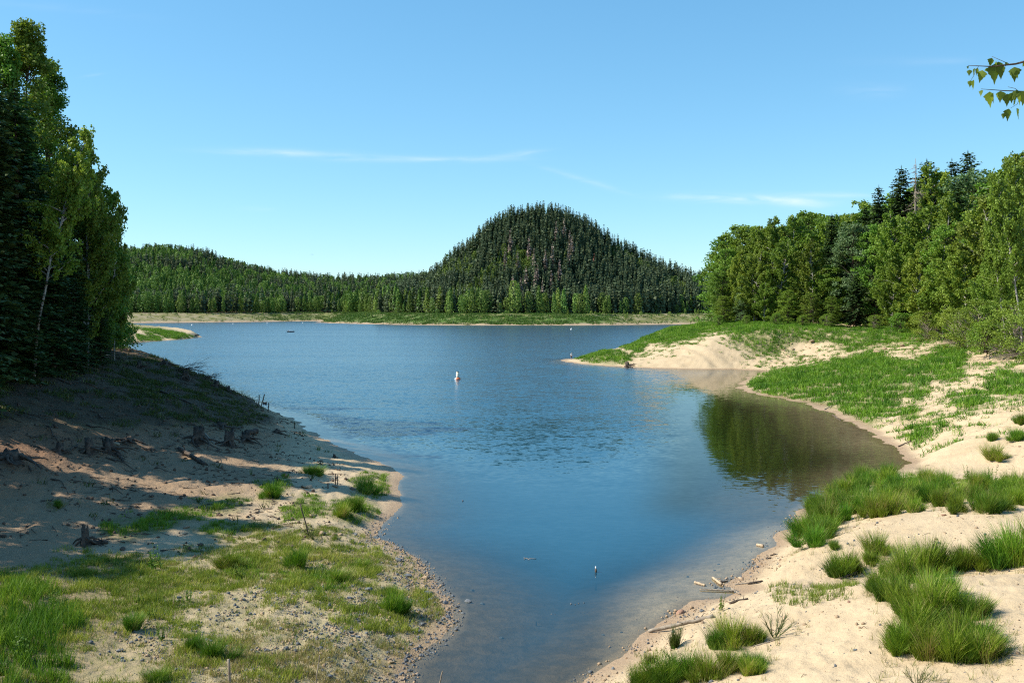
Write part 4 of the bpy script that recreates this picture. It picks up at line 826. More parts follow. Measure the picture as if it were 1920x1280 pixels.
tag(obj('dry_grass', md.mesh('dry_grass', M_DRYGRASS)), 'dry straw coloured grass among the gravel on the left', 'grass', None, 'stuff')
# dark ground cover under the trees on the left slope, and scattered growth on the sandy slope
mb = MB()
x, y = candidates(60000, 0, 55, 175, 4); z = terrain(x, y); u, v = project(x, y, z); s = inpoly(G_DARK, u, v)
k = (((s > 0) & (fbm(x / 2, y / 2, 3, 84) > .53)) | ((x < -12) & (s <= 0) & (r.random(len(x)) < .012))) & (x < -8) & (z > .3); x, y, z = x[k], y[k], z[k]
nb = 14; B = np.repeat(np.stack([x, y, z - .05], -1), nb, 0); B[:, :2] += r.normal(size=(len(B), 2)) * .22
blades(mb, B, (.2 + .6 * np.repeat(fbm(x / 1.5, y / 1.5, 2, 85), nb)) * r.uniform(.4, 1.1, len(B)), .05, .8, r, np.clip(r.normal(.4, .25, len(B)), 0, 1)); print('dark', len(B))
M_COVER = leaf_mat('undergrowth_leaves', (.030, .060, .010), (.11, .14, .03), .2, 0, 0, .25, .15)
tag(obj('undergrowth', mb.mesh('undergrowth', M_COVER)), 'dark low undergrowth on the shaded upper slope of the left bank', 'ground cover', None, 'stuff')
# thin grass in the hollows on the right
G_HOL = [[(1440, 1120), (1450, 1088), (1484, 1099), (1553, 1104), (1606, 1094), (1606, 1112), (1527, 1134), (1463, 1136)], [(1205, 1232), (1260, 1222), (1270, 1262), (1200, 1290), (1150, 1290)], [(1480, 1005), (1520, 980), (1530, 1010), (1490, 1030)], [(1700, 888), (1960, 905), (1960, 925), (1700, 905)]]
mb = MB(); x, y = candidates(60000, 0, 27, 85, 6); z = terrain(x, y); s = sd_poly(G_HOL, x, y, z) + (fbm(x / .8, y / .8, 2, 71) - .5) * 20
k = (s > 0) & (z > .08) & (x > 2) & (r.random(len(x)) < .5); x, y, z = x[k], y[k], z[k]
nb = 12; B = np.repeat(np.stack([x, y, z - .02], -1), nb, 0); B[:, :2] += r.normal(size=(len(B), 2)) * .08
blades(mb, B, .32 * r.uniform(.4, 1.3, len(B)), .018, .6, r, np.clip(r.normal(.4, .3, len(B)), 0, 1))
tag(obj('hollow_grass', mb.mesh('hollow_grass', M_GRASS)), 'short grass in the hollow between the sand mounds on the right', 'grass', None, 'stuff')
# gravel
def rock_arrays(seed, sub=2, planes=9, flat=.65):
    q = np.random.default_rng(seed); bm = bmesh.new(); bmesh.ops.create_icosphere(bm, subdivisions=sub, radius=1.0)
    V = np.array([v.co[:] for v in bm.verts]); T = np.array([[v.index for v in f.verts] for f in bm.faces]); bm.free()
    for k in range(planes):
        n = rdir(q, 1)[0]; d = q.uniform(.34, .72); t = V @ n; V = V - np.clip(t - d, 0, None)[:, None] * n
    V = V * [1, q.uniform(.6, .95), flat * q.uniform(.7, 1.2)] + q.normal(size=V.shape) * .015
    return V, T
pe = [rock_arrays(300 + k, 1, 7, .7) for k in range(6)]
def pebbles(name, x, y, z, size, mats, label, pick):
    for mi, mt in enumerate(mats):
        mb = MB(); idx = np.nonzero(pick == mi)[0]
        for i in idx:
            V, T = pe[i % 6]; a = (i * 2.399) % 6.283; ca, sa = math.cos(a), math.sin(a); q = V * size[i]
            mb.add(np.stack([q[:, 0] * ca - q[:, 1] * sa + x[i], q[:, 0] * sa + q[:, 1] * ca + y[i], q[:, 2] + z[i] + size[i] * .12], -1), T, None, (i % 13) / 13)
        if len(idx): tag(obj(name[mi], mb.mesh(name[mi], mt)), label[mi], 'gravel', None, 'stuff')
M_STONE_GREY = rough_mat('grey_stone', (.17, .185, .20), (.07, .078, .09), 5, .02, .75, obj_space=True, var=.4)
M_STONE_TAN = rough_mat('tan_stone', (.42, .30, .19), (.24, .17, .11), 5, .02, .8, var=.3)
M_STONE_RED = rough_mat('reddish_stone', (.36, .21, .14), (.22, .13, .09), 5, .02, .8, var=.3)
x, y = candidates(240000, 0, 27, 66, 7); z = terrain(x, y); u, v = project(x, y, z); s = inpoly(GRAVEL, u, v)
sn = sdist(near_poly, x, y)
edge = np.exp(-np.clip(sn, 0, 9) / 1.0) * (sn > -.5)
cl = sst(.42, .62, fbm(x / .9, y / .9, 3, 95))
p = np.where(x < 3, sst(-30, 30, s) * (.14 + .75 * cl) + .5 * edge, .05 * sst(.35, .65, fbm(x / 1.5, y / 1.5, 3, 97)) + .5 * edge * sst(.4, .6, fbm(x / 2, y / 2, 2, 96)) + .10 * sst(1780, 1850, u) * sst(960, 990, v) * sst(1060, 1030, v) * cl)
k = (r.random(len(x)) < p) & (z > -.08); x, y, z, sn = x[k], y[k], z[k], sn[k]; size = .018 + .10 * r.random(len(x)) ** 6 + .02 * r.random(len(x))
pick = np.where(r.random(len(x)) < np.where(x < 3, .62, .35), 0, 1); print('pebbles', len(x))
pebbles(['grey_gravel', 'tan_gravel'], x, y, z, size, [M_STONE_GREY, M_STONE_TAN], ['blue grey broken stones scattered over the shore', 'tan pebbles scattered along the water edge'], pick)

# ------------------------------------------------------------------ single bushes and tufts
TUFT = [gen_tuft(400 + k, 1500, 1.12, [.48, .6, .42, .55, .4][k], .014, [.75, .8, .6, 1.0, .7][k], .4).mesh('broom', M_BROOM) for k in range(5)]
RUSH = gen_tuft(410, 520, 1.0, .34, .018, .35, .15, 4).mesh('rush', M_RUSH); SPARSE = [gen_sparse(420 + k).mesh('sparse_broom', M_RUSH) for k in range(2)]; HERB = [gen_herb(430 + k).mesh('herb', M_HERB) for k in range(2)]
def bush(me, u, v, hpx, label, group=None, name='broom_bush', cat='bush', wide=1.0, ref=1.0):
    X, Y, Z = hit(u, v); s = hpx * Y / FOC / ref * (.96 if name == 'broom_bush' else 1.0); wide = wide * (.92 if name == 'broom_bush' else 1)
    return tag(obj(name, me, None, (X, Y, gz(X, Y) - .02), (0, 0, random.uniform(0, 6.28)), (s * wide, s * wide, s)), label, cat, group)
# the dense belt along the upper right shore
belt = [(1501, 1030), (1506, 986), (1531, 958), (1578, 922), (1612, 900), (1668, 890), (1740, 910), (1826, 902), (1930, 915), (1930, 950), (1869, 967), (1783, 967), (1698, 964), (1655, 973), (1612, 990), (1570, 1007), (1527, 1033)]
q = np.random.default_rng(12); n = 0; pts = []
while n < 62:
    u, v = q.uniform(1500, 1930), q.uniform(890, 1033)
    if sdist(np.array(belt, float), np.array([u]), np.array([v]))[0] < 3: continue
    if any((u - a) ** 2 + ((v - b) * 1.9) ** 2 < 21 ** 2 for a, b in pts) and q.random() < .93: continue
    pts.append((u, v)); n += 1
for i, (u, v) in enumerate(pts): bush(TUFT[i % 5], u, v, q.uniform(42, 64) * ((v - HOR) / 440) ** 1.6, 'bright green broom bush in the dense belt along the right shore', 'belt of broom bushes along the right shore', wide=q.uniform(.85, 1.15))
SINGLE = [
    (0, 1647, 1037, 46, 'lone broom bush on the slope of the second sand mound', 1), (1, 1587, 1080, 50, 'broom bush left of the big cluster, above roots in the sand', 1.1), (2, 1566, 1028, 18, 'very small tuft at the water side of the second sand mound', 1.3),
    (3, 1645, 1105, 42, 'broom bush on the crest of the near sand mound, left end of the cluster', 1.1), (0, 1698, 1093, 78, 'tall broom bush at the middle of the upper cluster', .9), (1, 1732, 1078, 72, 'broom bush right behind the tall one in the upper cluster', .9), (4, 1758, 1066, 60, 'broom bush at the far side of the upper cluster', 1), (2, 1805, 1071, 52, 'broom bush right of the upper cluster', 1.1), (3, 1840, 1064, 46, 'broom bush between the cluster and the right edge', 1.1), (1, 1903, 1062, 84, 'big dense broom bush at the right edge of the near mound', 1), (0, 1945, 1050, 84, 'broom bush cut by the right edge above the near mound', 1),
    (1, 1715, 1150, 66, 'broom bush at the upper left of the lower cluster', 1), (0, 1752, 1160, 84, 'broad broom bush in the centre of the lower cluster', 1.05), (3, 1785, 1156, 72, 'broom bush at the upper right of the lower cluster', 1), (2, 1818, 1162, 56, 'small broom bush at the right of the lower cluster', 1), (4, 1695, 1222, 62, 'broom bush at the lower left tip of the lower cluster', 1.15), (0, 1738, 1228, 70, 'broom bush leaning out at the bottom of the lower cluster', 1.1), (1, 1790, 1232, 70, 'loose broom bush at the bottom right of the lower cluster', 1), (3, 1843, 1205, 56, 'loose broom bush with spread stems right of the lower cluster', 1.1), (2, 1828, 1240, 72, 'thin broom bush standing lowest in the lower cluster', 1.1),
    (4, 1339, 1216, 46, 'broom bush beside the pale log at the water', 1.1), (0, 1376, 1212, 62, 'broom bush in front of the sparse twiggy one', 1), (2, 1400, 1204, 44, 'small bright bush at the foot of the sparse twiggy one', 1.1), (1, 1252, 1276, 52, 'broom bush at the bottom edge near the water', 1.2), (3, 1290, 1266, 54, 'broom bush at the bottom edge in the lower row', 1.1), (0, 1325, 1276, 60, 'dense broom bush at the bottom edge of the view', 1.1), (4, 1362, 1262, 56, 'broom bush in the middle of the lower row', 1.1), (2, 1398, 1266, 44, 'broom bush at the right end of the lower row', 1.1), (1, 1210, 1284, 40, 'yellowish bush at the bottom edge closest to the water', 1.1), (3, 1420, 1250, 34, 'small tuft on the bare sand right of the lower row', 1.2),
    (0, 1868, 862, 32, 'lone tuft on the bare sand slope across the wet channel', 1.2), (2, 1860, 828, 20, 'small tuft uphill on the bare sand slope', 1.2), (1, 1903, 824, 26, 'tuft at the right edge of the bare sand slope', 1.3), (4, 1916, 797, 24, 'upper tuft at the right edge of the bare sand slope', 1.3),
    (1, 1672, 1128, 52, 'broom bush joining the upper and lower clusters at their left side', 1), (3, 1742, 1118, 56, 'thick broom bush between the upper and lower clusters', 1.1), (4, 1778, 1122, 56, 'broom bush joining the clusters at their right side', 1), (1, 1712, 1186, 70, 'broom bush inside the lower cluster on its left', 1.1), (0, 1808, 1196, 60, 'broom bush inside the lower cluster on its right', 1), (2, 1668, 1080, 34, 'small broom bush at the far left end of the upper cluster', 1), (4, 1600, 1072, 40, 'second broom bush by the roots in the sand', 1), (1, 1628, 1058, 30, 'small broom bush between the lone one and the cluster', 1),
    (4, 562, 1066, 46, 'dark green round bush standing alone on the left shore flat', 1.1), (2, 683, 1068, 22, 'low flat bush near the left water edge', 1.6), (0, 632, 1092, 32, 'wide low bush on the left flat below the dark round one', 1.4), (1, 742, 1146, 46, 'dense green bush at the left water edge', 1.0), (3, 735, 1118, 24, 'small bush behind the dense one at the left water edge', 1.0), (0, 433, 1064, 36, 'spreading tuft in the middle of the left flat', 1.4), (2, 242, 1182, 36, 'round tuft on the left flat near the long grass', 1.2), (1, 300, 1276, 30, 'tuft at the bottom edge among stones', 1.5),
    (3, 400, 1236, 46, 'bushy tuft among dry grass at the bottom of the left flat', 1.2), (4, 360, 1222, 38, 'dark tuft at the left of the dry grass', 1.1), (0, 690, 925, 38, 'bush on the sand tongue near the left water edge', 1.0), (1, 585, 890, 20, 'dark tuft at the edge of the slope shadow', 1.8), (2, 670, 960, 34, 'bush in the green patch by the left water edge', 1.1), (0, 640, 968, 30, 'bush at the left of the green patch by the water edge', 1.1), (4, 512, 930, 30, 'bright tuft at the foot of the shaded slope', 1.4), (3, 108, 950, 16, 'small dark tuft in the shade of the sandy slope', 1.0)]
for (k, u, v, h, lab, wd) in SINGLE: bush(TUFT[k], u, v, h, lab, None, wide=wd)
bush(RUSH, 1268, 1212, 42, 'dark upright rush tuft in front of the pale log', None, 'rush_tuft', 'rush'); bush(RUSH, 1215, 1248, 26, 'yellow green rush tuft at the water edge', None, 'rush_tuft', 'rush')
bush(SPARSE[0], 1452, 1194, 60, 'sparse grey green bush with bare spread stems', None, 'broom_bush', 'bush', 1.1, .8); bush(SPARSE[1], 1877, 1232, 40, 'sparse leaning stems on the sand right of the lower cluster', None, 'broom_bush', 'bush', 1.2, .8); bush(SPARSE[0], 1720, 1284, 46, 'sparse dark stems cut by the bottom edge on the right', None, 'broom_bush', 'bush', 1.2, .8); bush(SPARSE[1], 590, 1012, 34, 'sparse twiggy bush beside the leaning dark pole', None, 'broom_bush', 'bush', 1.2, .8)
bush(HERB[0], 1352, 1146, 36, 'small upright young tree at the muddy inlet', None, 'sapling', 'plant', 1.0, .8)
for k, (u, v, h, lab) in enumerate([(292, 1068, 50, 'tall leafy herb in the middle of the left flat'), (152, 1070, 30, 'leafy herb at the edge of the tree shadow'), (355, 1128, 30, 'leafy herb among pale stones'), (110, 1140, 50, 'leafy herb beside the long grass'), (40, 1240, 80, 'tall herb with a pale seed head at the left edge'), (285, 1160, 34, 'leafy herb near the centre of the stony flat'), (450, 1085, 40, 'herb beside the spreading tuft'), (262, 1130, 28, 'low leafy herb left of the stones'), (300, 1200, 40, 'leafy herb close to the dry grass'), (1690, 935, 30, 'leafy herb at the middle of the broom belt'), (1815, 905, 36, 'tall yellow topped herb at the back of the broom belt'), (1856, 906, 38, 'tall herb behind the broom belt near the right edge'), (1776, 640, 46, 'pale flowering bush at the foot of the right wood'), (598, 845, 14, 'thin pale herb on the shaded left slope'), (470, 890, 14, 'small bright herb at the shadow edge of the slope')]):
    bush(HERB[k % 2], u, v, h, lab, None, 'herb', 'plant', 1.0, .8)

# ragged growth between the dense patches, and straw round the bushes
r = np.random.default_rng(150); mb = MB(); x, y = candidates(260000, 0, 80, 300, 33); z = terrain(x, y); s = sd_poly(G_RAG, x, y, z); s2 = sd_poly(G_BANK, x, y, z)
k = ((s > 0) | ((s2 > -28) & (x > 30) & (y > 80))) & (z > .25) & (x > 25) & (fbm(x / 1.6, y / 1.6, 3, 151) > .60 - .10 * sst(-30, -4, s2)) & (r.random(len(x)) < .75); x, y, z = x[k], y[k], z[k]; print('ragged', len(x))
nb = 9; B = np.repeat(np.stack([x, y, z - .04], -1), nb, 0); B[:, :2] += r.normal(size=(len(B), 2)) * .20
blades(mb, B, (.25 + .6 * np.repeat(fbm(x / 1.5, y / 1.5, 2, 152), nb)) * r.uniform(.5, 1.1, len(B)), .055, .75, r, np.clip(r.normal(.5, .3, len(B)), 0, 1))
tag(obj('ragged_grass', mb.mesh('ragged_grass', M_BANK)), 'ragged thin growth on the eroded sand slope of the right shore', 'grass', None, 'stuff')
md = MB(); bs = [o for o in bpy.data.objects if o.name.startswith('broom_bush') and o.location.y < 80]
for o in bs:
    n = int(r.integers(8, 26)); a = r.uniform(0, 6.28, n); q = .55 * o.scale[0] + r.exponential(.35, n); x = o.location.x + np.cos(a) * q; y = o.location.y + np.sin(a) * q; z = terrain(x, y); k = z > .06; x, y, z = x[k], y[k], z[k]
    nb = 9; B = np.repeat(np.stack([x, y, z - .02], -1), nb, 0); B[:, :2] += r.normal(size=(len(B), 2)) * .06
    if len(B): blades(md, B, r.uniform(.10, .42, len(B)), .013, .8, r, np.clip(r.normal(.55, .35, len(B)), 0, 1))
tag(obj('straw_grass', md.mesh('straw_grass', leaf_mat('straw_blades', (.10, .15, .02), (.34, .31, .11), .3, 0, 0, .25, .12))), 'thin straw and sprigs growing round the broom bushes', 'grass', None, 'stuff')
# broken wood, bark and clods strewn over the shaded slope
r = np.random.default_rng(140); mb = MB(); mc = MB()
x, y = candidates(64000, 0, 50, 165, 31); z = terrain(x, y); k = (x < -9) & (z > .7) & (r.random(len(x)) < .25 + .75 * sst(.42, .6, fbm(x / 3, y / 3, 3, 141))); x, y, z = x[k], y[k], z[k]; print('litter', len(x))
for i in range(len(x)):
    if i % 4 == 0:
        a = r.uniform(0, 6.28); L = r.uniform(.2, 1.1); d = np.array([math.cos(a), math.sin(a), r.normal() * .15]); p = np.array([x[i], y[i], z[i] + .03]); gs = terrain(np.array([x[i] + d[0] * L]), np.array([y[i] + d[1] * L]))[0]
        tube(mb, np.array([p, [x[i] + d[0] * L, y[i] + d[1] * L, gs + .05]]), [.018 + .015 * r.random(), .01], 4, r.random(), False)
    else:
        V, T = pe[i % 6]; s = .035 + .2 * r.random() ** 4; mc.add(V * s + [x[i], y[i], z[i] + s * .15], T, None, r.random())
for i in range(260):      # bare roots running down the slope
    k = int(r.integers(len(x)));
    if z[k] < 2.2: continue
    L = r.uniform(.8, 3.2); a = r.normal(-.35, .6); s = np.linspace(0, L, 9); rx = x[k] + np.cos(a + s * r.normal() * .25) * s; ry = y[k] + np.sin(a + s * r.normal() * .25) * s; R0 = r.uniform(.025, .075)
    rz = terrain(rx, ry) + R0 * .5 + .12 * np.sin(np.linspace(0, 3.1, 9)) * r.random(); tube(mb, np.stack([rx, ry, rz], -1), np.linspace(R0, R0 * .25, 9), 5, r.random(), False)
tag(obj('dead_twigs', mb.mesh('dead_twigs', M_DARKWOOD)), 'broken twigs and bark strewn over the shaded left slope', 'litter', None, 'stuff')
tag(obj('earth_clods', mc.mesh('earth_clods', rough_mat('clods', (.15, .10, .07), (.06, .045, .033), 5, .02))), 'dark clods and small stones strewn over the shaded left slope', 'litter', None, 'stuff')

# drift litter on the right sand: bits of bark, stalks and small dark chips
r = np.random.default_rng(160); mb = MB(); x, y = candidates(30000, 0, 27, 105, 41); z = terrain(x, y); sn = sdist(near_poly, x, y)
k = (x > 1.5) & (z > .05) & (r.random(len(x)) < .02 + .10 * sst(.52, .68, fbm(x / 2, y / 2, 3, 161)) + .35 * np.exp(-((z - .42) / .07) ** 2) * sst(.4, .6, fbm(x / 1.2, y / 1.2, 2, 162))); x, y, z = x[k], y[k], z[k]; print('drift', len(x))
for i in range(len(x)):
    a = r.uniform(0, 6.28); L = r.uniform(.06, .35) * (1 if i % 9 else 2.2); q = .006 + .012 * r.random() ** 2; x2 = x[i] + math.cos(a) * L; y2 = y[i] + math.sin(a) * L; z2 = float(terrain(np.array([x2]), np.array([y2]))[0]); m = np.array([(x[i] + x2) / 2 + r.normal() * L * .1, (y[i] + y2) / 2 + r.normal() * L * .1, max(z[i], z2) + q + .02])
    tube(mb, np.array([[x[i], y[i], z[i] + q * .6], m, [x2, y2, z2 + q * .6]]), [q, q, q * .6], 4, r.random(), False)
tag(obj('drift_litter', mb.mesh('drift_litter', rough_mat('drift_bits', (.24, .18, .12), (.08, .06, .045), 7, .01))), 'bits of bark and stalks washed up on the right sand', 'litter', None, 'stuff')

# ------------------------------------------------------------------ stones
RK = [rock_arrays(500 + k, 2, 11, .7) for k in range(7)]
def rock_mesh(k, mat): 
    mb = MB(); V, T = RK[k]; mb.add(V, T); return mb.mesh('rock', mat)
RKM = {(k, m.name): rock_mesh(k, m) for k in range(7) for m in (M_STONE_GREY, M_STONE_TAN, M_STONE_RED)}
def rock(k, m, u, v, wpx, lab, tall=1.0, grp=None, nm='rock'):
    X, Y, Z = hit(u, v); s = wpx / 2 * Y / FOC
    return tag(obj(nm, RKM[(k, m.name)], None, (X, Y, Z + s * .12), (0, 0, random.uniform(0, 6.28)), (s, s, s * tall)), lab, 'rock', grp)
G, T_, R__ = M_STONE_GREY, M_STONE_TAN, M_STONE_RED
for a in [(0, G, 617, 1140, 18, 'dark pointed grey rock casting a shadow on the left gravel', 1.5), (1, G, 693, 1106, 24, 'long slanted blue grey rock on the left flat', .7), (2, G, 656, 1122, 16, 'pale blue grey rock below the slanted one', .9), (3, G, 748, 1052, 24, 'large grey rock at the left water edge', .9), (4, G, 764, 1080, 22, 'grey rock at the left water edge below the large one', .8), (5, T_, 797, 1084, 20, 'tan rock with a flat top at the left water edge', .9),
          (6, G, 802, 1112, 22, 'flat grey rock in the shallows of the left shore', .6), (0, G, 836, 1132, 15, 'dark round rock at the tip of the left shore', 1.1), (1, G, 840, 1158, 14, 'grey rock at the outermost tip of the left gravel', 1.0), (2, G, 792, 1172, 20, 'brown grey rock below the dense bush at the water', .8), (3, G, 787, 1184, 16, 'grey rock lowest at the left water edge', .8), (4, T_, 733, 1242, 18, 'tan block in the gravel near the bottom of the left shore', 1.0), (5, G, 695, 1248, 13, 'small blue grey rock in the gravel near the tan block', 1), (6, G, 617, 1270, 26, 'dark grey rock at the bottom edge of the view', .9),
          (0, T_, 602, 1002, 26, 'tan boulder beside the leaning dark pole', .7), (1, T_, 586, 968, 22, 'half buried tan boulder in the green patch', .6), (2, R__, 660, 918, 16, 'reddish stone by the two rusty posts', .9), (3, T_, 575, 914, 30, 'flat tan stone left of the rusty posts', .4), (4, T_, 628, 912, 20, 'flat tan stone behind the short rusty stub', .5), (5, T_, 637, 1003, 14, 'small tan stone right of the boulder by the pole', .7), (6, T_, 350, 990, 18, 'tan stone with a lit top at the edge of the long grass band', 1.0),
          (0, T_, 261, 878, 10, 'small sunlit stone on the shaded sandy slope', 1.2), (1, T_, 218, 835, 16, 'rounded tan stone behind the stump with roots', .9), (2, T_, 190, 852, 12, 'yellow brown stone under the spread roots', 1.2), (3, G, 667, 1004, 14, 'small grey rock at the bend of the left shore', .9), (4, G, 712, 1078, 14, 'small grey rock on the left flat near the water', .8), (5, G, 805, 1125, 16, 'grey rock beside the dark round one', .7), (6, G, 670, 1195, 14, 'dark rock in the stony part of the left flat', 1.0),
          (0, G, 232, 1240, 14, 'dark stone in the pile at the lower left', 1), (1, G, 308, 1130, 14, 'dark grey stone left of centre on the flat', .8), (2, G, 335, 1122, 15, 'blue grey stone in the middle of the flat', .9), (3, G, 225, 1222, 20, 'flat dark stone in the pile at the lower left', .6), (4, G, 300, 1160, 12, 'grey stone beside the leafy herb', .9),
          (5, R__, 1275, 1150, 22, 'reddish brown rock at the mouth of the muddy inlet', 1.0), (6, G, 1284, 1157, 10, 'small blue grey stone beside the reddish rock', .8), (0, T_, 1296, 1140, 16, 'tan stone at the edge of the inlet', 1.0), (1, G, 1317, 1146, 14, 'dark stone in the inlet gravel', .7), (2, R__, 1463, 1050, 9, 'red brown stone on the sand near the water edge', 1), (3, T_, 1463, 1062, 10, 'pale stone on the sand below the red brown one', .7), (4, G, 1604, 1219, 12, 'single grey stone on the bare near sand mound', .8), (5, R__, 1592, 1128, 10, 'reddish stone at the crest of the near sand mound', .6), (6, G, 1687, 1152, 9, 'dark stone left of the lower broom cluster', 1.2),
          (0, T_, 1203, 1242, 12, 'rounded tan stone at the water edge by the yellow rush', 1.0), (1, R__, 1770, 966, 14, 'dark red stone at the crest of the second sand mound', .6), (2, T_, 1645, 664, 20, 'pale boulder in the grass of the promontory', .8), (3, T_, 1691, 650, 18, 'pale boulder near the bare patch under the wood', .8), (4, T_, 1523, 643, 16, 'pale stone on the stony slope of the headland', .8), (5, T_, 1513, 699, 14, 'pale stone in the grass at the tip of the promontory', .7), (6, R__, 1912, 838, 10, 'reddish stone on the bare sand slope at the right edge', .7), (0, T_, 1660, 655, 14, 'pale stone between the boulders of the promontory', .7)]: rock(*a)
q = np.random.default_rng(8)
for k in range(60):      # the stony slope of the headland
    u, v = q.uniform(1440, 1590), q.uniform(640, 690)
    if v < 640 + (u - 1440) * .04 or v > 690 - (u - 1440) * .12: continue
    rock(int(q.integers(7)), T_, u, v, q.uniform(3.5, 8), 'pale broken stone on the stony slope of the headland', .8, 'pale stones on the headland slope')
for k in range(14): rock(int(q.integers(7)), T_, q.uniform(1690, 1790), q.uniform(655, 672), q.uniform(4, 9), 'pale stone on the bare patch under the wood', .8, 'pale stones on the bare patch under the wood')
for k, (u, v, w) in enumerate([(880, 1130, 22), (905, 1133, 16), (885, 1108, 14), (868, 1150, 12), (940, 1196, 14), (1130, 1190, 10), (1165, 1185, 9), (1290, 1082, 9), (1340, 1070, 8), (1348, 1058, 8)]):
    X, Y, Z = hit(u, v); s = w / 2 * Y / FOC; zb = float(terrain(np.array([X]), np.array([Y]))[0])
    tag(obj('sunken_stone', RKM[(k % 7, 'grey_stone')], None, (X, Y, zb + s * .1), (0, 0, k), (s, s, s * .7)), 'dark stone lying under the shallow water', 'rock', 'sunken stones in the shallows')

# ------------------------------------------------------------------ stumps, logs, sticks
def gen_stump(seed, h=.75, R=.28, nroots=6, jag=.35, cut=False):
    q = np.random.default_rng(seed); mb = MB(); n = 14
    ridge = 1 + .22 * np.sin(np.arange(n) * 6.283 / n * 3 + q.uniform(0, 6)) + q.normal(size=n) * .10
    zz = np.array([-.3, 0, .2, .5, 1.0]) * h; th = np.arange(n) * 6.283 / n; V = []
    for k, z in enumerate(zz):
        rad = R * np.array([1.6, 1.35, 1.05, .9, .82])[k] * ridge * (1 + q.normal(size=n) * .05); top = (q.random(n) * jag * h if k == 4 and not cut else 0)
        V.append(np.stack([np.cos(th) * rad, np.sin(th) * rad, np.full(n, z) + top], -1))
    V = np.concatenate(V + [np.array([[0, 0, h * (1.0 if cut else .72)]])]); i = np.arange(4)[:, None] * n; j = np.arange(n)[None, :]; j2 = (j + 1) % n
    mb.add(V, np.stack([np.full(n, 5 * n), 4 * n + np.arange(n), 4 * n + (np.arange(n) + 1) % n], -1), np.stack([i + j, i + j2, i + n + j2, i + n + j], -1).reshape(-1, 4), .5)
    for k in range(nroots):
        a = k * 6.283 / nroots + q.normal() * .3; L = q.uniform(.7, 1.7) * R * 3.2; s = np.linspace(0, 1, 7); b = a + s * q.normal() * .6
        p = np.stack([np.cos(b) * (R * .6 + L * s), np.sin(b) * (R * .6 + L * s), h * (.42 - .25 * s - .55 * s * s) + .10 * np.sin(s * 7 + k) * R + (.10 if k % 2 else 0)], -1)
        tube(mb, p, np.linspace(.30, .05, 7) * R * q.uniform(.8, 1.2), 6, .5)
    return mb
STM = [gen_stump(600 + k, [.5, .62, .38, .6][k], [.27, .3, .36, .24][k], [7, 8, 9, 6][k], .7).mesh('stump', M_DARKWOOD) for k in range(4)]; CUT = gen_stump(610, .5, .24, 5, 0, True).mesh('stump', M_DARKWOOD)
def slope_rot(X, Y):
    gx = (gz(X + 1, Y) - gz(X - 1, Y)) / 2; return (0, math.atan(gx) * .8, 0)
def stump(k, u, v, hpx, lab, nm='stump', me=None, wide=1.0):
    X, Y, Z = hit(u, v); s = hpx * Y / FOC / 1.05; rx, ry, _ = slope_rot(X, Y)
    return tag(obj(nm, me or STM[k], None, (X, Y, Z - .03), (0, -ry * .6, random.uniform(0, 6.28)), (s * wide, s * wide, s)), lab, 'tree stump')
for a in [(2, 20, 862, 42, 'dark stump with long splayed root at the left edge of the slope'), (0, 110, 850, 28, 'small dark pointed stump on the sandy slope'), (3, 168, 850, 36, 'dark stump with bare roots, left half of the root tangle'), (1, 205, 850, 34, 'dark stump with bare roots, right half of the root tangle'), (2, 240, 828, 20, 'low black stump uphill of the root tangle'), (1, 372, 830, 36, 'dark upright stump with a root running downhill in the middle of the slope'), (3, 430, 835, 38, 'tall dark stump with a hollow front'), (0, 462, 828, 30, 'dark stump left of the sawn log end'),
          (2, 520, 812, 16, 'small dark stump low on the lit slope'), (1, 348, 712, 20, 'stump on the skyline of the left bank'), (0, 405, 726, 18, 'block shaped stump on the skyline of the left bank'), (3, 430, 736, 16, 'stump at the end of the left skyline'), (0, 498, 764, 16, 'broken stump by the upright stakes'), (2, 310, 684, 18, 'round dark stump high on the left bank'), (0, 627, 858, 10, 'tiny stump on the sunlit sand near the water'), (2, 415, 800, 20, 'half buried stump in the undergrowth'), (1, 262, 690, 16, 'dark stump at the upper end of the left skyline')]: stump(*a)
stump(0, 1176, 688, 15, 'short upright stump at the water edge of the headland', 'stump')
# the black stump with its lying log at the edge of the tree shadow
o = stump(3, 160, 1024, 46, 'tall black broken stump at the edge of the tree shadow', wide=.75)
def logmesh(pts, r0, r1, mat, seed, stubs=0, n=9):
    q = np.random.default_rng(seed); mb = MB(); pts = np.array(pts, float); s = np.linspace(0, 1, 14); P = np.stack([np.interp(s, np.linspace(0, 1, len(pts)), pts[:, k]) for k in range(3)], -1)
    L = np.linalg.norm(P[-1] - P[0]); P = P + q.normal(size=P.shape) * min(r0 * .12, L * .012)
    tube(mb, P, np.linspace(r0, r1, 14) * (1 + q.normal(size=14) * .05), n, .5)
    for k in range(stubs):
        i = int(q.integers(2, 12)); d = rdir(q, 1)[0]; d[2] = abs(d[2]); tube(mb, np.array([P[i], P[i] + d * r0 * q.uniform(2, 5)]), [r0 * .35, r0 * .12], 5, .5)
    return mb
def log(lab, a, b, rpx, mat, zoff=.6, taper=.75, stubs=0, nm='log', cat='log', seed=0, bend=0.0, afloat=False):
    A = np.array(hit(*a)); B = np.array(hit(*b)); r0 = rpx * .82 * A[1] / FOC
    A[2] = max(A[2], 0) if afloat else A[2]; B[2] = max(B[2], 0) if afloat else B[2]
    mid = (A + B) / 2; A[2] += r0 * zoff; B[2] += r0 * zoff; M = (A + B) / 2 + np.array([0, 0, bend])
    if not afloat: M[2] = max(M[2], gz(mid[0], mid[1]) + r0 * .3)
    org = M.copy(); me = logmesh([A - org, M - org, B - org], r0, r0 * taper, mat, seed, stubs).mesh(nm, mat, True)
    return tag(obj(nm, me, None, tuple(org)), lab, cat)
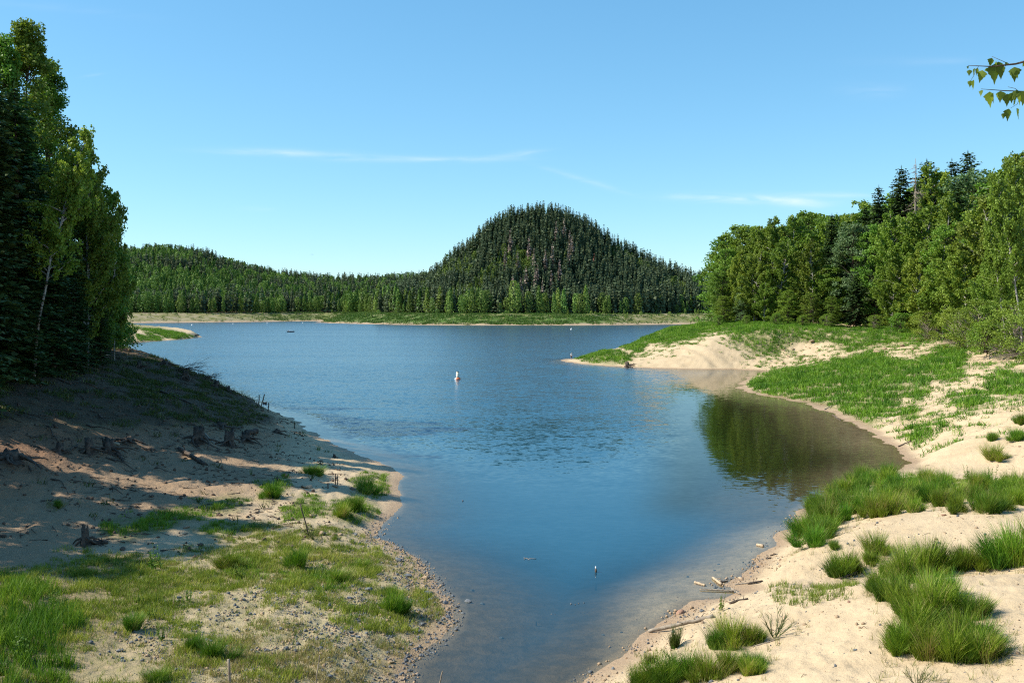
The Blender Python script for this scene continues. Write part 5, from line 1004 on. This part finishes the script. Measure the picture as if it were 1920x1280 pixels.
M_PALELOG = rough_mat('pale_log', (.50, .38, .25), (.34, .25, .17), 6, .012, .85)
log('dark lying log beside the black stump', (150, 1022), (203, 1020), 6, M_DARKWOOD, stubs=3, seed=1)
log('long pale log with its end over the water on the right shore', (1216, 1186), (1338, 1158), 4.2, M_DEADWOOD, taper=1.15, stubs=2, seed=2, nm='log')
log('yellowish log end floating off the right shore', (1419, 1025), (1432, 1026), 3.6, M_PALELOG, .2, 1.0, 0, 'floating_log', 'log', 3, afloat=True)
log('short yellowish log floating beside the crossed driftwood', (1303, 1096), (1322, 1100), 3.2, M_PALELOG, .2, .8, 0, 'floating_log', 'log', 4, afloat=True)
log('tiny sawn log end lying at the water line', (1385, 1084), (1392, 1085), 2.6, M_PALELOG, .4, 1, 0, 'log', 'log', 5)
log('pale driftwood branch standing across another in the shallows', (1336, 1087), (1353, 1098), 2.4, M_PALELOG, 1.2, 1.3, 1, 'driftwood', 'driftwood', 6, afloat=True)
log('dark driftwood branch under the pale one in the shallows', (1346, 1094), (1364, 1090), 2.0, M_DARKWOOD, .8, .6, 2, 'driftwood', 'driftwood', 7, afloat=True)
log('long thin driftwood stick reaching from the inlet over the water', (1312, 1111), (1376, 1110), 1.5, M_DEADWOOD, 1.5, 1.4, 2, 'driftwood', 'driftwood', 8, afloat=True)
log('forked driftwood root at the landward end of the long stick', (1372, 1106), (1388, 1116), 2.2, M_DEADWOOD, 1, .7, 5, 'driftwood', 'driftwood', 9)
log('grey driftwood branch on the sand above the inlet', (1378, 1097), (1408, 1094), 1.6, M_DEADWOOD, .8, 1.0, 3, 'driftwood', 'driftwood', 10)
log('tangled brown driftwood on the sand above the inlet', (1402, 1096), (1430, 1090), 2.4, M_DARKWOOD, .8, .7, 7, 'driftwood', 'driftwood', 11)
log('dark wet branch lying in the muddy inlet', (1368, 1132), (1402, 1124), 3.0, M_DARKWOOD, .6, .7, 4, 'driftwood', 'driftwood', 12)
log('dark stick pointing down to the water of the bay', (1684, 838), (1708, 827), 1.6, M_DARKWOOD, .7, .7, 2, 'driftwood', 'driftwood', 13)
log('dark thin stick at the far bank of the bay', (1561, 778), (1576, 789), 1.3, M_DARKWOOD, .7, .7, 2, 'driftwood', 'driftwood', 14)
log('small dark stick at the edge of the bay', (1546, 768), (1560, 762), 1.0, M_DEADWOOD, .9, .7, 1, 'driftwood', 'driftwood', 15)
log('rough dark driftwood at the right water edge', (1436, 1048), (1446, 1047), 2.4, M_DARKWOOD, .7, .7, 4, 'driftwood', 'driftwood', 16)
log('flat brown driftwood piece at the right water edge', (1444, 1042), (1456, 1039), 1.6, M_DARKWOOD, .7, .7, 2, 'driftwood', 'driftwood', 17)
log('thin bare branch on the sand below the sparse bush', (1412, 1214), (1464, 1198), 1.6, M_DEADWOOD, 1, .5, 5, 'branch', 'branch', 18)
log('brown root on the sand below the second mound bush', (1576, 1086), (1622, 1068), 2.2, M_DARKWOOD, 1, .6, 6, 'branch', 'branch', 19)
log('log with a pale sawn end on the shaded slope', (462, 814), (482, 811), 6, M_DARKWOOD, .7, 1.0, 0, 'log', 'log', 20)
log('dark eroded log half buried on the shaded slope', (335, 842), (385, 872), 5, M_DARKWOOD, .3, .8, 3, 'log', 'log', 21)
log('pale fallen branch in the shade of the upper slope', (200, 640), (245, 660), 2.0, M_DEADWOOD, 1, .6, 4, 'branch', 'branch', 22)
log('grey fallen branch across the upper slope', (140, 672), (205, 668), 2.0, M_DEADWOOD, 1, .6, 4, 'branch', 'branch', 23)
log('dark fallen stem along the undergrowth of the upper slope', (300, 735), (390, 772), 2.4, M_DARKWOOD, .8, .6, 3, 'branch', 'branch', 24)
log('long dark root running down the shaded slope', (380, 812), (412, 845), 2.0, M_DEADWOOD, .6, .4, 1, 'branch', 'branch', 25)
log('root running down the slope from the root tangle', (212, 846), (232, 866), 3.0, M_DARKWOOD, .6, .6, 1, 'branch', 'branch', 26)
log('long splayed root below the left edge stump', (34, 846), (58, 884), 3.0, M_DARKWOOD, .6, .6, 1, 'branch', 'branch', 27)
log('dark stump piece lying on the headland beside the upright stump', (1182, 685), (1190, 684), 2.0, M_DARKWOOD, .6, .8, 3, 'driftwood', 'driftwood', 28)
log('dark wood lying at the tip of the left spit', (366, 632), (373, 632), 1.6, M_DARKWOOD, .6, .8, 2, 'driftwood', 'driftwood', 29)
def post(lab, u, v, hpx, wpx, mat, dx=0.0, nm='post', cat='post', stubs=0, seed=0, dy=0.0, float_=False):
    X, Y, Z = hit(u, v); k = Y / FOC; h = hpx * k; q = np.random.default_rng(seed); zb = gz(X, Y)
    z0 = min(zb, Z) - .15 if not float_ else -.6
    s = np.linspace(0, 1, 6); P = np.stack([dx * k * s + q.normal(size=6) * wpx * k * .10, dy * k * s, (z0 - 0) + (h + Z - z0) * s], -1); mb = MB(); tube(mb, P, np.linspace(1, .8, 6) * wpx * k / 2, 7, .5)
    for j in range(stubs):
        i = int(q.integers(2, 6)) if i_ok(i := 3) else 3; d = rdir(q, 1)[0]; tube(mb, np.array([P[i], P[i] + np.array([d[0], d[1], abs(d[2]) + .3]) * h * .18]), [wpx * k * .25, wpx * k * .1], 5, .5)
    return tag(obj(nm, mb.mesh(nm, mat, True), None, (X, Y, 0)), lab, cat)
def i_ok(i): return True
M_RUST = rough_mat('rusty_iron', (.17, .07, .04), (.08, .035, .025), 9, .01, .8)
post('tall thin rusty post, left of the close pair on the left shore', 629, 912, 24, 2.0, M_RUST); post('tall thin rusty post, right of the close pair on the left shore', 633, 912, 22, 1.8, M_RUST, seed=2); post('short rusty stub beside the pair of thin posts', 615, 916, 11, 2.6, M_RUST, seed=3)
post('thin dark pole leaning to the left on the left shore', 580, 1003, 58, 2.8, M_DARKWOOD, -17, 'pole', 'pole', 1, 4); post('pale broken stick upright in the dry grass at the bottom', 432, 1282, 46, 6, M_DEADWOOD, -4, 'stick', 'stick', 1, 5); post('thin pale stick with side twig in the gravel at the bottom', 591, 1282, 54, 2.6, M_DEADWOOD, 8, 'stick', 'stick', 2, 6)
post('thin stick leaning on the gravel near the grey rock', 560, 1150, 34, 1.6, M_DEADWOOD, 10, 'stick', 'stick', 0, 7); post('pale upright twig at the waterline at the bottom of the view', 822, 1286, 28, 3, M_DEADWOOD, 8, 'stick', 'stick', 1, 8)
post('pale upright stake on the left skyline, the left one', 485, 762, 22, 2.6, M_DEADWOOD, 1, 'stake', 'stake', 0, 9); post('pale upright stake on the left skyline, leaning right', 489, 763, 24, 2.8, M_DEADWOOD, 7, 'stake', 'stake', 0, 10); post('short stake at the left of the pale pair', 481, 762, 14, 1.8, M_DEADWOOD, 1, 'stake', 'stake', 0, 11); post('short broken stake right of the pale pair', 502, 770, 14, 2.4, M_DARKWOOD, 2, 'stake', 'stake', 2, 12)
post('small twig at the water edge of the lit slope', 553, 803, 13, 1.6, M_DARKWOOD, -2, 'stick', 'stick', 2, 13)
M_WHITE = plain('white_paint', (.80, .80, .78), .45); M_CREAM = plain('weathered_cream_paint', (.70, .66, .52), .6); M_ORANGE = plain('orange_paint', (.72, .20, .09), .45); M_BLACK = plain('dark_rubber', (.03, .03, .035), .5)
# the small post with a white top standing in the near water
X, Y, _ = px(1117, 1072); k = Y / FOC; e = empty('water_post', (X, Y, 0)); mb = MB(); tube(mb, [(0, 0, -1.0), (.01, 0, .05), (0, 0, 6 * k)], 2.0 * k, 8); obj('pole', mb.mesh('pole', M_DARKWOOD, True), e); mb = MB(); tube(mb, [(0, 0, 6 * k), (0, 0, 10.5 * k)], 1.2 * k, 8); obj('cap', mb.mesh('cap', M_WHITE, True), e); tag(e, 'small dark post with a white top standing in the near water', 'post')
post('short dark stake just above the near water surface', 1005, 1174, 8, 3.4, M_DARKWOOD, 0, 'stake', 'stake', 0, 15, float_=True)
for kk, (u, v, w, lab) in enumerate([(1071, 1132, 5, 'dark stone top breaking the near water, leftmost of four in a line'), (1079, 1133, 4, 'dark stone top breaking the near water, second of four in a line'), (1085, 1131, 5, 'dark stone top with a pale upper side, third of four in a line'), (1095, 1130, 3.4, 'smallest dark stone top at the right end of the line'), (1034, 1151, 4.5, 'dark stone top alone in the water beside the line of four'), (1041, 1151, 2.6, 'tiny dark stone tip next to the lone one'), (1440, 988, 4, 'dark stone tip in the water near the right shore'), (868, 939, 5, 'dark stone tip in the water off the left point')]):
    X, Y, _ = px(u, v); s = w / 2 * Y / FOC; tag(obj('rock', RKM[(kk % 7, 'grey_stone')], None, (X, Y, 0), (0, 0, kk), (s, s, s * 1.5)), lab, 'rock')
mbf = MB(); q = np.random.default_rng(3); X, Y, _ = px(985, 1047); kf = Y / FOC
for k in range(5): tube(mbf, np.array([[q.normal() * .12, q.normal() * .1, .0], [q.normal() * .3, q.normal() * .25, .02 + .04 * q.random()]]) , .012, 4)
tube(mbf, np.array([[.22, 0, .012], [.6, -.05, .012]]), .014, 4); tag(obj('floating_twigs', mbf.mesh('floating_twigs', M_DEADWOOD), None, (X, Y, 0)), 'pale tangle of twigs floating in the middle of the near water', 'driftwood')
# dry brushwood: at the right under the scrub, and on the left skyline
def brush(lab, u, v, Lpx, n, mat, ang, seed, lift=.25, nm='fallen_branch'):
    X, Y, Z = hit(u, v); k = Y / FOC; q = np.random.default_rng(seed); mb = MB(); L = Lpx * k
    for j in range(n):
        a = ang + q.normal() * .22; el = lift + q.normal() * .16; d = np.array([math.cos(a), math.sin(a) * .5, el]); p0 = np.array([q.normal() * L * .10, q.normal() * L * .15, .08 + q.random() * .25])
        p = branch_path(p0, d, L * q.uniform(.45, 1.05), q, 6, -.05, .10); tube(mb, p, np.linspace(.022 if j else .06, .006, 7) * (Y / 90), 4, .5, False)
        for m in range(6):
            i = int(q.integers(1, 6)); tube(mb, branch_path(p[i], d + q.normal(size=3) * .45, L * q.uniform(.12, .3), q, 3, 0, .15), np.linspace(.011, .004, 4) * (Y / 90), 3, .5, False)
    return tag(obj(nm, mb.mesh(nm, mat), None, (X, Y, gz(X, Y))), lab, 'branch')
brush('bleached fallen branches fanning left on the grass at the right edge', 1925, 668, 105, 16, M_DEADWOOD, math.pi + .1, 1, -.02); brush('grey dry brushwood piled under the scrub at the right edge', 1915, 650, 75, 14, M_DEADWOOD, math.pi - .2, 2, .15); brush('thin dry branches above the fallen ones under the shrub', 1870, 655, 50, 10, M_DEADWOOD, 2.6, 3, .3)
brush('dark leafless brush sticking out over the lake on the left skyline', 335, 696, 66, 14, M_DARKWOOD, .15, 4, .12); brush('dark leafless brush lower on the left skyline', 385, 712, 40, 10, M_DARKWOOD, .2, 5, .15); brush('dark bare brush at the foot of the left wood', 235, 650, 50, 12, M_DARKWOOD, .2, 6, .3); brush('thin tangled roots above the root tangle on the slope', 200, 828, 30, 9, M_DEADWOOD, 3.0, 7, .2); brush('dead branches on the upper slope under the left wood', 120, 690, 60, 10, M_DEADWOOD, .3, 8, .15)

# ------------------------------------------------------------------ buoys, boat, people, bird
def lathe(prof, n=20, mat=None, name='part'):
    mb = MB(); prof = np.array(prof, float); th = np.arange(n) * 6.283 / n; m = len(prof)
    V = np.stack([prof[:, 0, None] * np.cos(th), prof[:, 0, None] * np.sin(th), np.repeat(prof[:, 1, None], n, 1)], -1).reshape(-1, 3); i = np.arange(m - 1)[:, None] * n; j = np.arange(n)[None, :]; j2 = (j + 1) % n
    mb.add(V, None, np.stack([i + j, i + j2, i + n + j2, i + n + j], -1).reshape(-1, 4)); return mb.mesh(name, mat, True)
X, Y, _ = px(858, 711.5); k = Y / FOC; e = empty('marker_buoy', (X, Y, 0)); R0 = 5.6 * k
mbq = lathe([(0, -.45), (R0 * .6, -.4), (R0 * .95, -.1), (R0, .06), (R0 * .93, .28), (R0 * .62, .42), (R0 * .5, .44)], 24, M_ORANGE, 'float'); mbq.materials.append(M_WHITE)
for p in mbq.polygons:
    c = p.center
    if c.x < -.22 and c.z > -.2: p.material_index = 1
obj('float', mbq, e); obj('tower', lathe([(R0 * .52, .40), (R0 * .52, .42), (R0 * .50, 14.2 * k), (0, 14.3 * k)], 20, M_CREAM, 'tower'), e); obj('cap', lathe([(R0 * .42, 14.28 * k), (R0 * .42, 15.3 * k), (0, 15.4 * k)], 16, M_BLACK, 'cap'), e); obj('base_ring', lathe([(R0 * .60, .40), (R0 * .60, .50), (R0 * .53, .52)], 20, M_BLACK, 'base_ring'), e)
tag(e, 'white and orange marker buoy floating in the middle of the lake', 'buoy')
BU = [lathe([(0, -.3), (.35, -.2), (.48, .05), (.40, .35), (.2, .55), (.18, .95), (0, 1.0)], 12, M_WHITE, 'float')]
for u, v, s, lab in [(1071, 618, 1.0, 'small white buoy before the far shore under the cone shaped hill'), (360, 610, 1.1, 'small white buoy nearest the left spit, first of the far row'), (437, 607.3, .9, 'small white buoy second of the far row from the left'), (501, 606.4, .9, 'small white buoy third of the far row from the left'), (568, 605.6, .9, 'small white buoy fourth of the far row from the left')]:
    X, Y, _ = px(u, v); e = empty('buoy', (X, Y, 0), (0, 0, 0), s * 1.15); obj('float', BU[0], e); mb = MB(); tube(mb, [(0, 0, .9), (0, 0, 1.25)], .05, 6); obj('rod', mb.mesh('rod', M_BLACK), e); tag(e, lab, 'buoy', 'small white buoys on the lake')
M_SKIN = plain('skin', (.50, .30, .22), .6); M_SHIRT = plain('pale_shirt', (.85, .85, .86), .8); M_SHORTS = plain('dark_shorts', (.04, .045, .06), .85); M_HAIR = plain('fair_hair', (.42, .36, .27), .7); M_SHOE = plain('dark_shoe', (.05, .045, .04), .7); M_PINK = plain('pink_shirt', (.62, .38, .34), .8)
def skin_body(name, joints, edges, mat, parent):
    me = bpy.data.meshes.new(name); me.from_pydata([j[0] for j in joints], edges, []); o = obj(name, me, parent)
    md = o.modifiers.new('skin', 'SKIN'); md.use_smooth_shade = True
    for v, j in zip(me.skin_vertices[0].data, joints): v.radius = (j[1], j[1]) if not isinstance(j[1], tuple) else j[1]
    me.skin_vertices[0].data[0].use_root = True
    sb = o.modifiers.new('subdivision', 'SUBSURF'); sb.levels = 1; sb.render_levels = 2; me.materials.append(mat); return o
def person(loc, rz, shirt_mat, label, seated=False):
    e = empty('person', loc, (0, 0, rz)); J = []; E = []
    def add(p, rad, par=None): J.append((p, rad)); (E.append((par, len(J) - 1)) if par is not None else None); return len(J) - 1
    hz = .93 if not seated else .12
    pel = add((0, 0, hz), .13); wa = add((0, 0, hz + .17), .115, pel); ch = add((0, -.01, hz + .40), (.165, .12), wa); nk = add((0, .0, hz + .56), .055, ch); hd = add((0, .015, hz + .66), .085, nk); add((0, .01, hz + .78), .082, hd)
    for s in (-1, 1):
        sh = add((s * .18, 0, hz + .49), .062, ch); el = add((s * .25, .02 if not seated else .10, hz + .22), .042, sh); wr_ = add((s * .22, .12 if not seated else .30, hz + .02 if not seated else hz + .18), .028, el); pm = add((s * .21, .16 if not seated else .37, hz - .05 if not seated else hz + .17), .034, wr_)
        for f in range(4): k1 = add((s * (.185 + .016 * f), .185 if not seated else .42, hz - .10 - .006 * (f in (1, 2)) if not seated else hz + .155), .009, pm); add((s * (.185 + .016 * f), .19 if not seated else .44, hz - .145 if not seated else hz + .12), .008, k1)
        add((s * .16, .20 if not seated else .40, hz - .075 if not seated else hz + .2), .010, pm)
        if not seated:
            hp = add((s * .09, 0, .86), .095, pel); kn = add((s * .10, .02, .48), .062, hp); an = add((s * .11, -.01, .09), .040, kn); add((s * .12, .14, .045), .040, an)
        else:
            hp = add((s * .10, .02, .10), .09, pel); kn = add((s * .13, .42, .16), .06, hp); an = add((s * .13, .48, -.24), .042, kn); add((s * .13, .62, -.27), .038, an)
    skin_body('body', J, E, M_SKIN, e)
    sh_v = [((0, 0, hz + .02), (.155, .135)), ((0, 0, hz + .2), (.15, .13)), ((0, -.01, hz + .42), (.19, .145)), ((0, 0, hz + .535), (.10, .09))]; se = [(0, 1), (1, 2), (2, 3)]
    for s in (-1, 1): i0 = len(sh_v); sh_v += [((s * .19, 0, hz + .49), .082), ((s * .235, .01, hz + .33), .07)]; se += [(2, i0), (i0, i0 + 1)]
    skin_body('shirt', sh_v, se, shirt_mat, e)
    if not seated: sv = [((0, 0, hz + .05), (.16, .14)), ((0, 0, hz - .06), (.16, .14)), ((-.095, 0, .80), .11), ((-.105, .01, .55), .095), ((.095, 0, .80), .11), ((.105, .01, .55), .095)]
    else: sv = [((0, 0, .17), (.16, .14)), ((0, 0, .09), (.16, .14)), ((-.10, .08, .11), .105), ((-.12, .34, .15), .09), ((.10, .08, .11), .105), ((.12, .34, .15), .09)]
    skin_body('shorts', sv, [(0, 1), (1, 2), (2, 3), (1, 4), (4, 5)], M_SHORTS, e)
    hme = lathe([(0, .125), (.05, .115), (.085, .075), (.10, .01), (.095, -.05), (.075, -.07)], 16, M_HAIR, 'hair'); obj('hair', hme, e, (0, -.012, hz + .755))
    for s in (-1, 1):   # nose, eyes and ears belong to the face
        obj('eye', lathe([(0, .012), (.012, 0), (0, -.012)], 8, M_SHORTS, 'eye'), e, (s * .032, .095, hz + .745))
        obj('ear', lathe([(0, .03), (.014, 0), (0, -.03)], 8, M_SKIN, 'ear'), e, (s * .09, .0, hz + .73))
        if not seated: mb = MB(); tube(mb, [(s * .11, -.05, .05), (s * .115, .05, .05), (s * .125, .18, .035)], [.052, .056, .04], 8); obj('shoe', mb.mesh('shoe', M_SHOE, True), e)
    obj('nose', lathe([(0, .03), (.013, -.01), (0, -.02)], 8, M_SKIN, 'nose'), e, (0, .108, hz + .72))
    return tag(e, label, 'person')
Y = 264.5; X = (1071.5 - 960) / FOC * Y; print('person ground', gz(X, Y)); person((X, Y, gz(X, Y)), .3, M_SHIRT, 'person in a pale top and dark shorts standing at the tip of the headland')
X, Y, _ = px(545, 622.5); e = empty('motor_boat', (X, Y, 0), (0, 0, math.pi / 2 * -1 + .12))
hull = MB(); st = np.linspace(0, 1, 11); V = []
for s in st:
    w = .78 * (1 - s ** 3.2) + .02; yv = -2.0 + 4.2 * s; sheer = .48 + .22 * s ** 2
    V += [(-w, yv, sheer), (-w * .86, yv, .05), (0, yv, -.22 + .25 * s ** 4), (w * .86, yv, .05), (w, yv, sheer), (w * .9, yv, sheer), (w * .8, yv, .10), (0, yv, .02), (-w * .8, yv, .10), (-w * .9, yv, sheer)]
V = np.array(V); n = 10; i = np.arange(10)[:, None] * n; j = np.arange(n)[None, :]; j2 = (j + 1) % n; hull.add(V, None, np.stack([i + j, i + j2, i + n + j2, i + n + j], -1).reshape(-1, 4)); hull.add(V[:10], None, [(0, 1, 2, 4), (2, 3, 4, 4)][:1]); obj('hull', hull.mesh('hull', plain('boat_hull', (.05, .05, .055), .5), False), e)
bm = bmesh.new(); vs = [bm.verts.new(p) for p in [(-.62, -.9, .5), (.62, -.9, .5), (.55, 1.15, .68), (-.55, 1.15, .68), (-.55, -.8, 1.45), (.55, -.8, 1.45), (.5, -.1, 1.35), (-.5, -.1, 1.35)]]
for f in [(0, 1, 2, 3), (4, 7, 6, 5), (0, 4, 5, 1), (1, 5, 6, 2), (2, 6, 7, 3), (3, 7, 4, 0)]: bm.faces.new([vs[a] for a in f])
bmesh.ops.bevel(bm, geom=bm.edges[:], offset=.05, segments=2, affect='EDGES'); me = bpy.data.meshes.new('cabin'); bm.to_mesh(me); bm.free(); me.materials.append(M_WHITE); obj('cabin', me, e)
mb = MB(); tube(mb, [(0, -2.12, -.4), (0, -2.1, .25), (0, -2.15, .5), (0, -2.2, .85)], [.06, .08, .17, .14], 10); obj('outboard_motor', mb.mesh('outboard_motor', M_BLACK, True), e)
mb = MB(); tube(mb, [(-.7, -1.5, .42), (.7, -1.5, .42)], .09, 8); obj('bench', mb.mesh('bench', M_WHITE, True), e)
tag(e, 'small dark motor boat with a white cabin far out on the lake', 'boat')
ang = math.pi / -2 + .12; bx = X + 1.5 * math.sin(ang) * 1.0; by = Y - 1.5 * math.cos(ang); person((bx, by, .44), ang, M_PINK, 'person in a pinkish top sitting in the stern of the far motor boat', True)
# a gliding bird above the low ridge
Yb = 300; Xb = (585 - 960) / FOC * Yb; zb = CAM_H + (HOR - 477) / FOC * Yb; e = empty('bird', (Xb, Yb, zb), (0, 0, .5)); M_BIRD = plain('grey_feathers', (.20, .21, .22), .8)
mb = MB(); tube(mb, [(0, -.26, .0), (0, -.12, .0), (0, .05, .01), (0, .18, .02), (0, .25, .02), (0, .30, .015)], [.015, .05, .065, .045, .035, .008], 10); tube(mb, [(0, -.24, 0), (0, -.38, -.005)], [.04, .07], 6); obj('body', mb.mesh('body', M_BIRD, True), e)
for s in (-1, 1):
    xs = np.array([.04, .22, .42, .62]); zz = np.array([.01, .06, .04, -.02]); ch = np.array([.20, .19, .14, .03]); up = np.stack([s * xs, .10 - xs * .06, zz], -1); lo = np.stack([s * xs, .10 - ch - xs * .10, zz - .01], -1)
    V = np.concatenate([up, lo, up - [0, 0, .012], lo - [0, 0, .012]]); f = []
    for a in range(3): f += [(a, a + 1, a + 5, a + 4), (a + 8, a + 12, a + 13, a + 9), (a, a + 8, a + 9, a + 1), (a + 4, a + 5, a + 13, a + 12)]
    mb = MB(); mb.add(V, None, f); obj('wing', mb.mesh('wing', M_BIRD), e)
tag(e, 'distant bird gliding in the sky above the low ridge', 'bird')

# ------------------------------------------------------------------ the birch beside the camera whose twigs hang into the upper right corner
q = np.random.default_rng(44); Yt = 5.6; Xt = 4.7; zt = gz(Xt, Yt)
e = empty('birch_tree', (Xt, Yt, zt)); t = MB(); tube(t, [(0, 0, -.5), (.05, .1, 2), (.1, .1, 4.5), (.2, .2, 8.0), (.25, .2, 10)], [.13, .12, .10, .06, .03], 12); obj('trunk', t.mesh('trunk', M_BARK_BIRCH, True), e)
def loc(u, v, Y): return np.array([(u - 960) / FOC * Y - Xt, Y - Yt, CAM_H + (HOR - v) / FOC * Y - zt])
tw = MB(); lv = MB()
P0 = np.array([.14, .15, 5.6])
twA = [P0, loc(2010, 60, 5.5), loc(1935, 112, 5.4), loc(1905, 120, 5.4), loc(1860, 125, 5.38), loc(1815, 123, 5.36)]; twB = [loc(1990, 75, 5.5), loc(1950, 150, 5.46), loc(1925, 172, 5.45), loc(1880, 170, 5.42), loc(1840, 167, 5.4)]
twC = [loc(1894, 121, 5.4), loc(1876, 113, 5.41), loc(1860, 106, 5.42)]; twD = [loc(1910, 171, 5.44), loc(1903, 166, 5.45), loc(1890, 163, 5.45)]; twE = [loc(1835, 124, 5.37), loc(1826, 142, 5.36), loc(1821, 150, 5.36)]; twF = [loc(1915, 172, 5.44), loc(1908, 195, 5.43), loc(1895, 203, 5.42)]
for p, a, b in ((twA, .012, .0012), (twB, .006, .0012), (twC, .0016, .001), (twD, .0016, .001), (twE, .0012, .0009), (twF, .0013, .0009)): tube(tw, p, np.linspace(a, b, len(p)), 6)
def birch_leaf(C, L, yaw, tilt, tint, roll=0.0):
    """a toothed, pointed birch leaf with a folded midrib, hanging from its stalk at C"""
    s = np.linspace(0, 1, 10); w = L * .42 * np.interp(s, [0, .08, .25, .5, .8, 1], [.05, .72, 1.0, .62, .18, 0]); w = w * (1 + .10 * np.where(np.arange(10) % 2 == 0, 1, -1)); w[-1] = 0
    d = np.array([math.sin(tilt), 0, -math.cos(tilt)]); sd = np.array([math.cos(tilt), 0, math.sin(tilt)]); nn = np.array([0, 1.0, 0]); pts = []
    for k in range(10):
        c = d * L * s[k] + nn * (L * .18 * s[k] ** 2); pts += [c - sd * w[k] + nn * w[k] * .35, c, c + sd * w[k] + nn * w[k] * .35]
    V = np.array(pts); ca, sa = math.cos(yaw), math.sin(yaw); V = np.stack([V[:, 0] * ca - V[:, 1] * sa, V[:, 0] * sa + V[:, 1] * ca, V[:, 2]], -1) + C
    f = []
    for k in range(9): f += [(k * 3, k * 3 + 1, k * 3 + 4, k * 3 + 3), (k * 3 + 1, k * 3 + 2, k * 3 + 5, k * 3 + 4)]
    lv.add(V, None, f, tint)
for (u, v, Lpx, tilt, tint) in [(1815, 124, 6, .1, .4), (1828, 128, 17, .1, .2), (1834, 128, 14, -.1, .6), (1842, 132, 24, -.35, .5), (1849, 128, 10, .5, .7), (1860, 109, 17, -.15, .3), (1866, 120, 38, .1, .15), (1872, 116, 30, .25, .2), (1878, 121, 28, .1, .25), (1868, 115, 16, .7, .9), (1902, 126, 28, -.05, .2), (1906, 132, 18, .6, .2), (1826, 150, 19, .2, .5), (1820, 151, 13, -.1, .5), (1918, 118, 14, 1.2, .9), (1889, 117, 9, -.4, .5), (1818, 131, 12, -.1, .3),
        (1841, 169, 13, .05, .4), (1856, 172, 31, .25, .8), (1862, 174, 22, .5, .75), (1876, 171, 22, -.1, .7), (1889, 176, 24, .05, .25), (1896, 174, 20, .1, .3), (1900, 178, 14, .2, .3), (1906, 169, 18, -.1, .15), (1914, 172, 26, .2, .7), (1922, 170, 28, -.1, .7), (1892, 204, 24, .0, .2), (1906, 203, 23, .05, .3), (1883, 212, 12, -.2, .3), (1904, 190, 11, -.6, .2), (1935, 115, 30, .1, .4), (1942, 160, 30, 0, .5), (1960, 110, 32, .2, .4), (1975, 130, 30, -.2, .4)]:
    birch_leaf(loc(u, v, 5.4 + q.normal() * .02), Lpx * 5.4 / FOC, q.normal() * .9, tilt, tint)
for k in range(420):     # the crown outside the view
    c = np.array([q.uniform(.3, 3.4), q.normal() * 1.3, q.uniform(4.5, 9.5)]); birch_leaf(c, .055, q.uniform(0, 6.28), q.normal() * .3, q.random())
for k in range(9):
    a = q.uniform(-1.3, 1.3); tube(tw, branch_path((.2, .15, 4.6 + k * .55), (math.cos(a), math.sin(a), .5), 2.2, q, 5, -.12), np.linspace(.02, .004, 6), 5)
M_NEARLEAF = leaf_mat('near_birch_leaves', (.05, .095, .012), (.26, .34, .05), .5, 0, 0, .3)
br = obj('branch', tw.mesh('branch', M_BARK, True), e); obj('foliage', lv.mesh('foliage', M_NEARLEAF, False), e)
tag(e, 'birch beside the viewpoint with leafy twigs hanging into the upper right corner', 'tree')
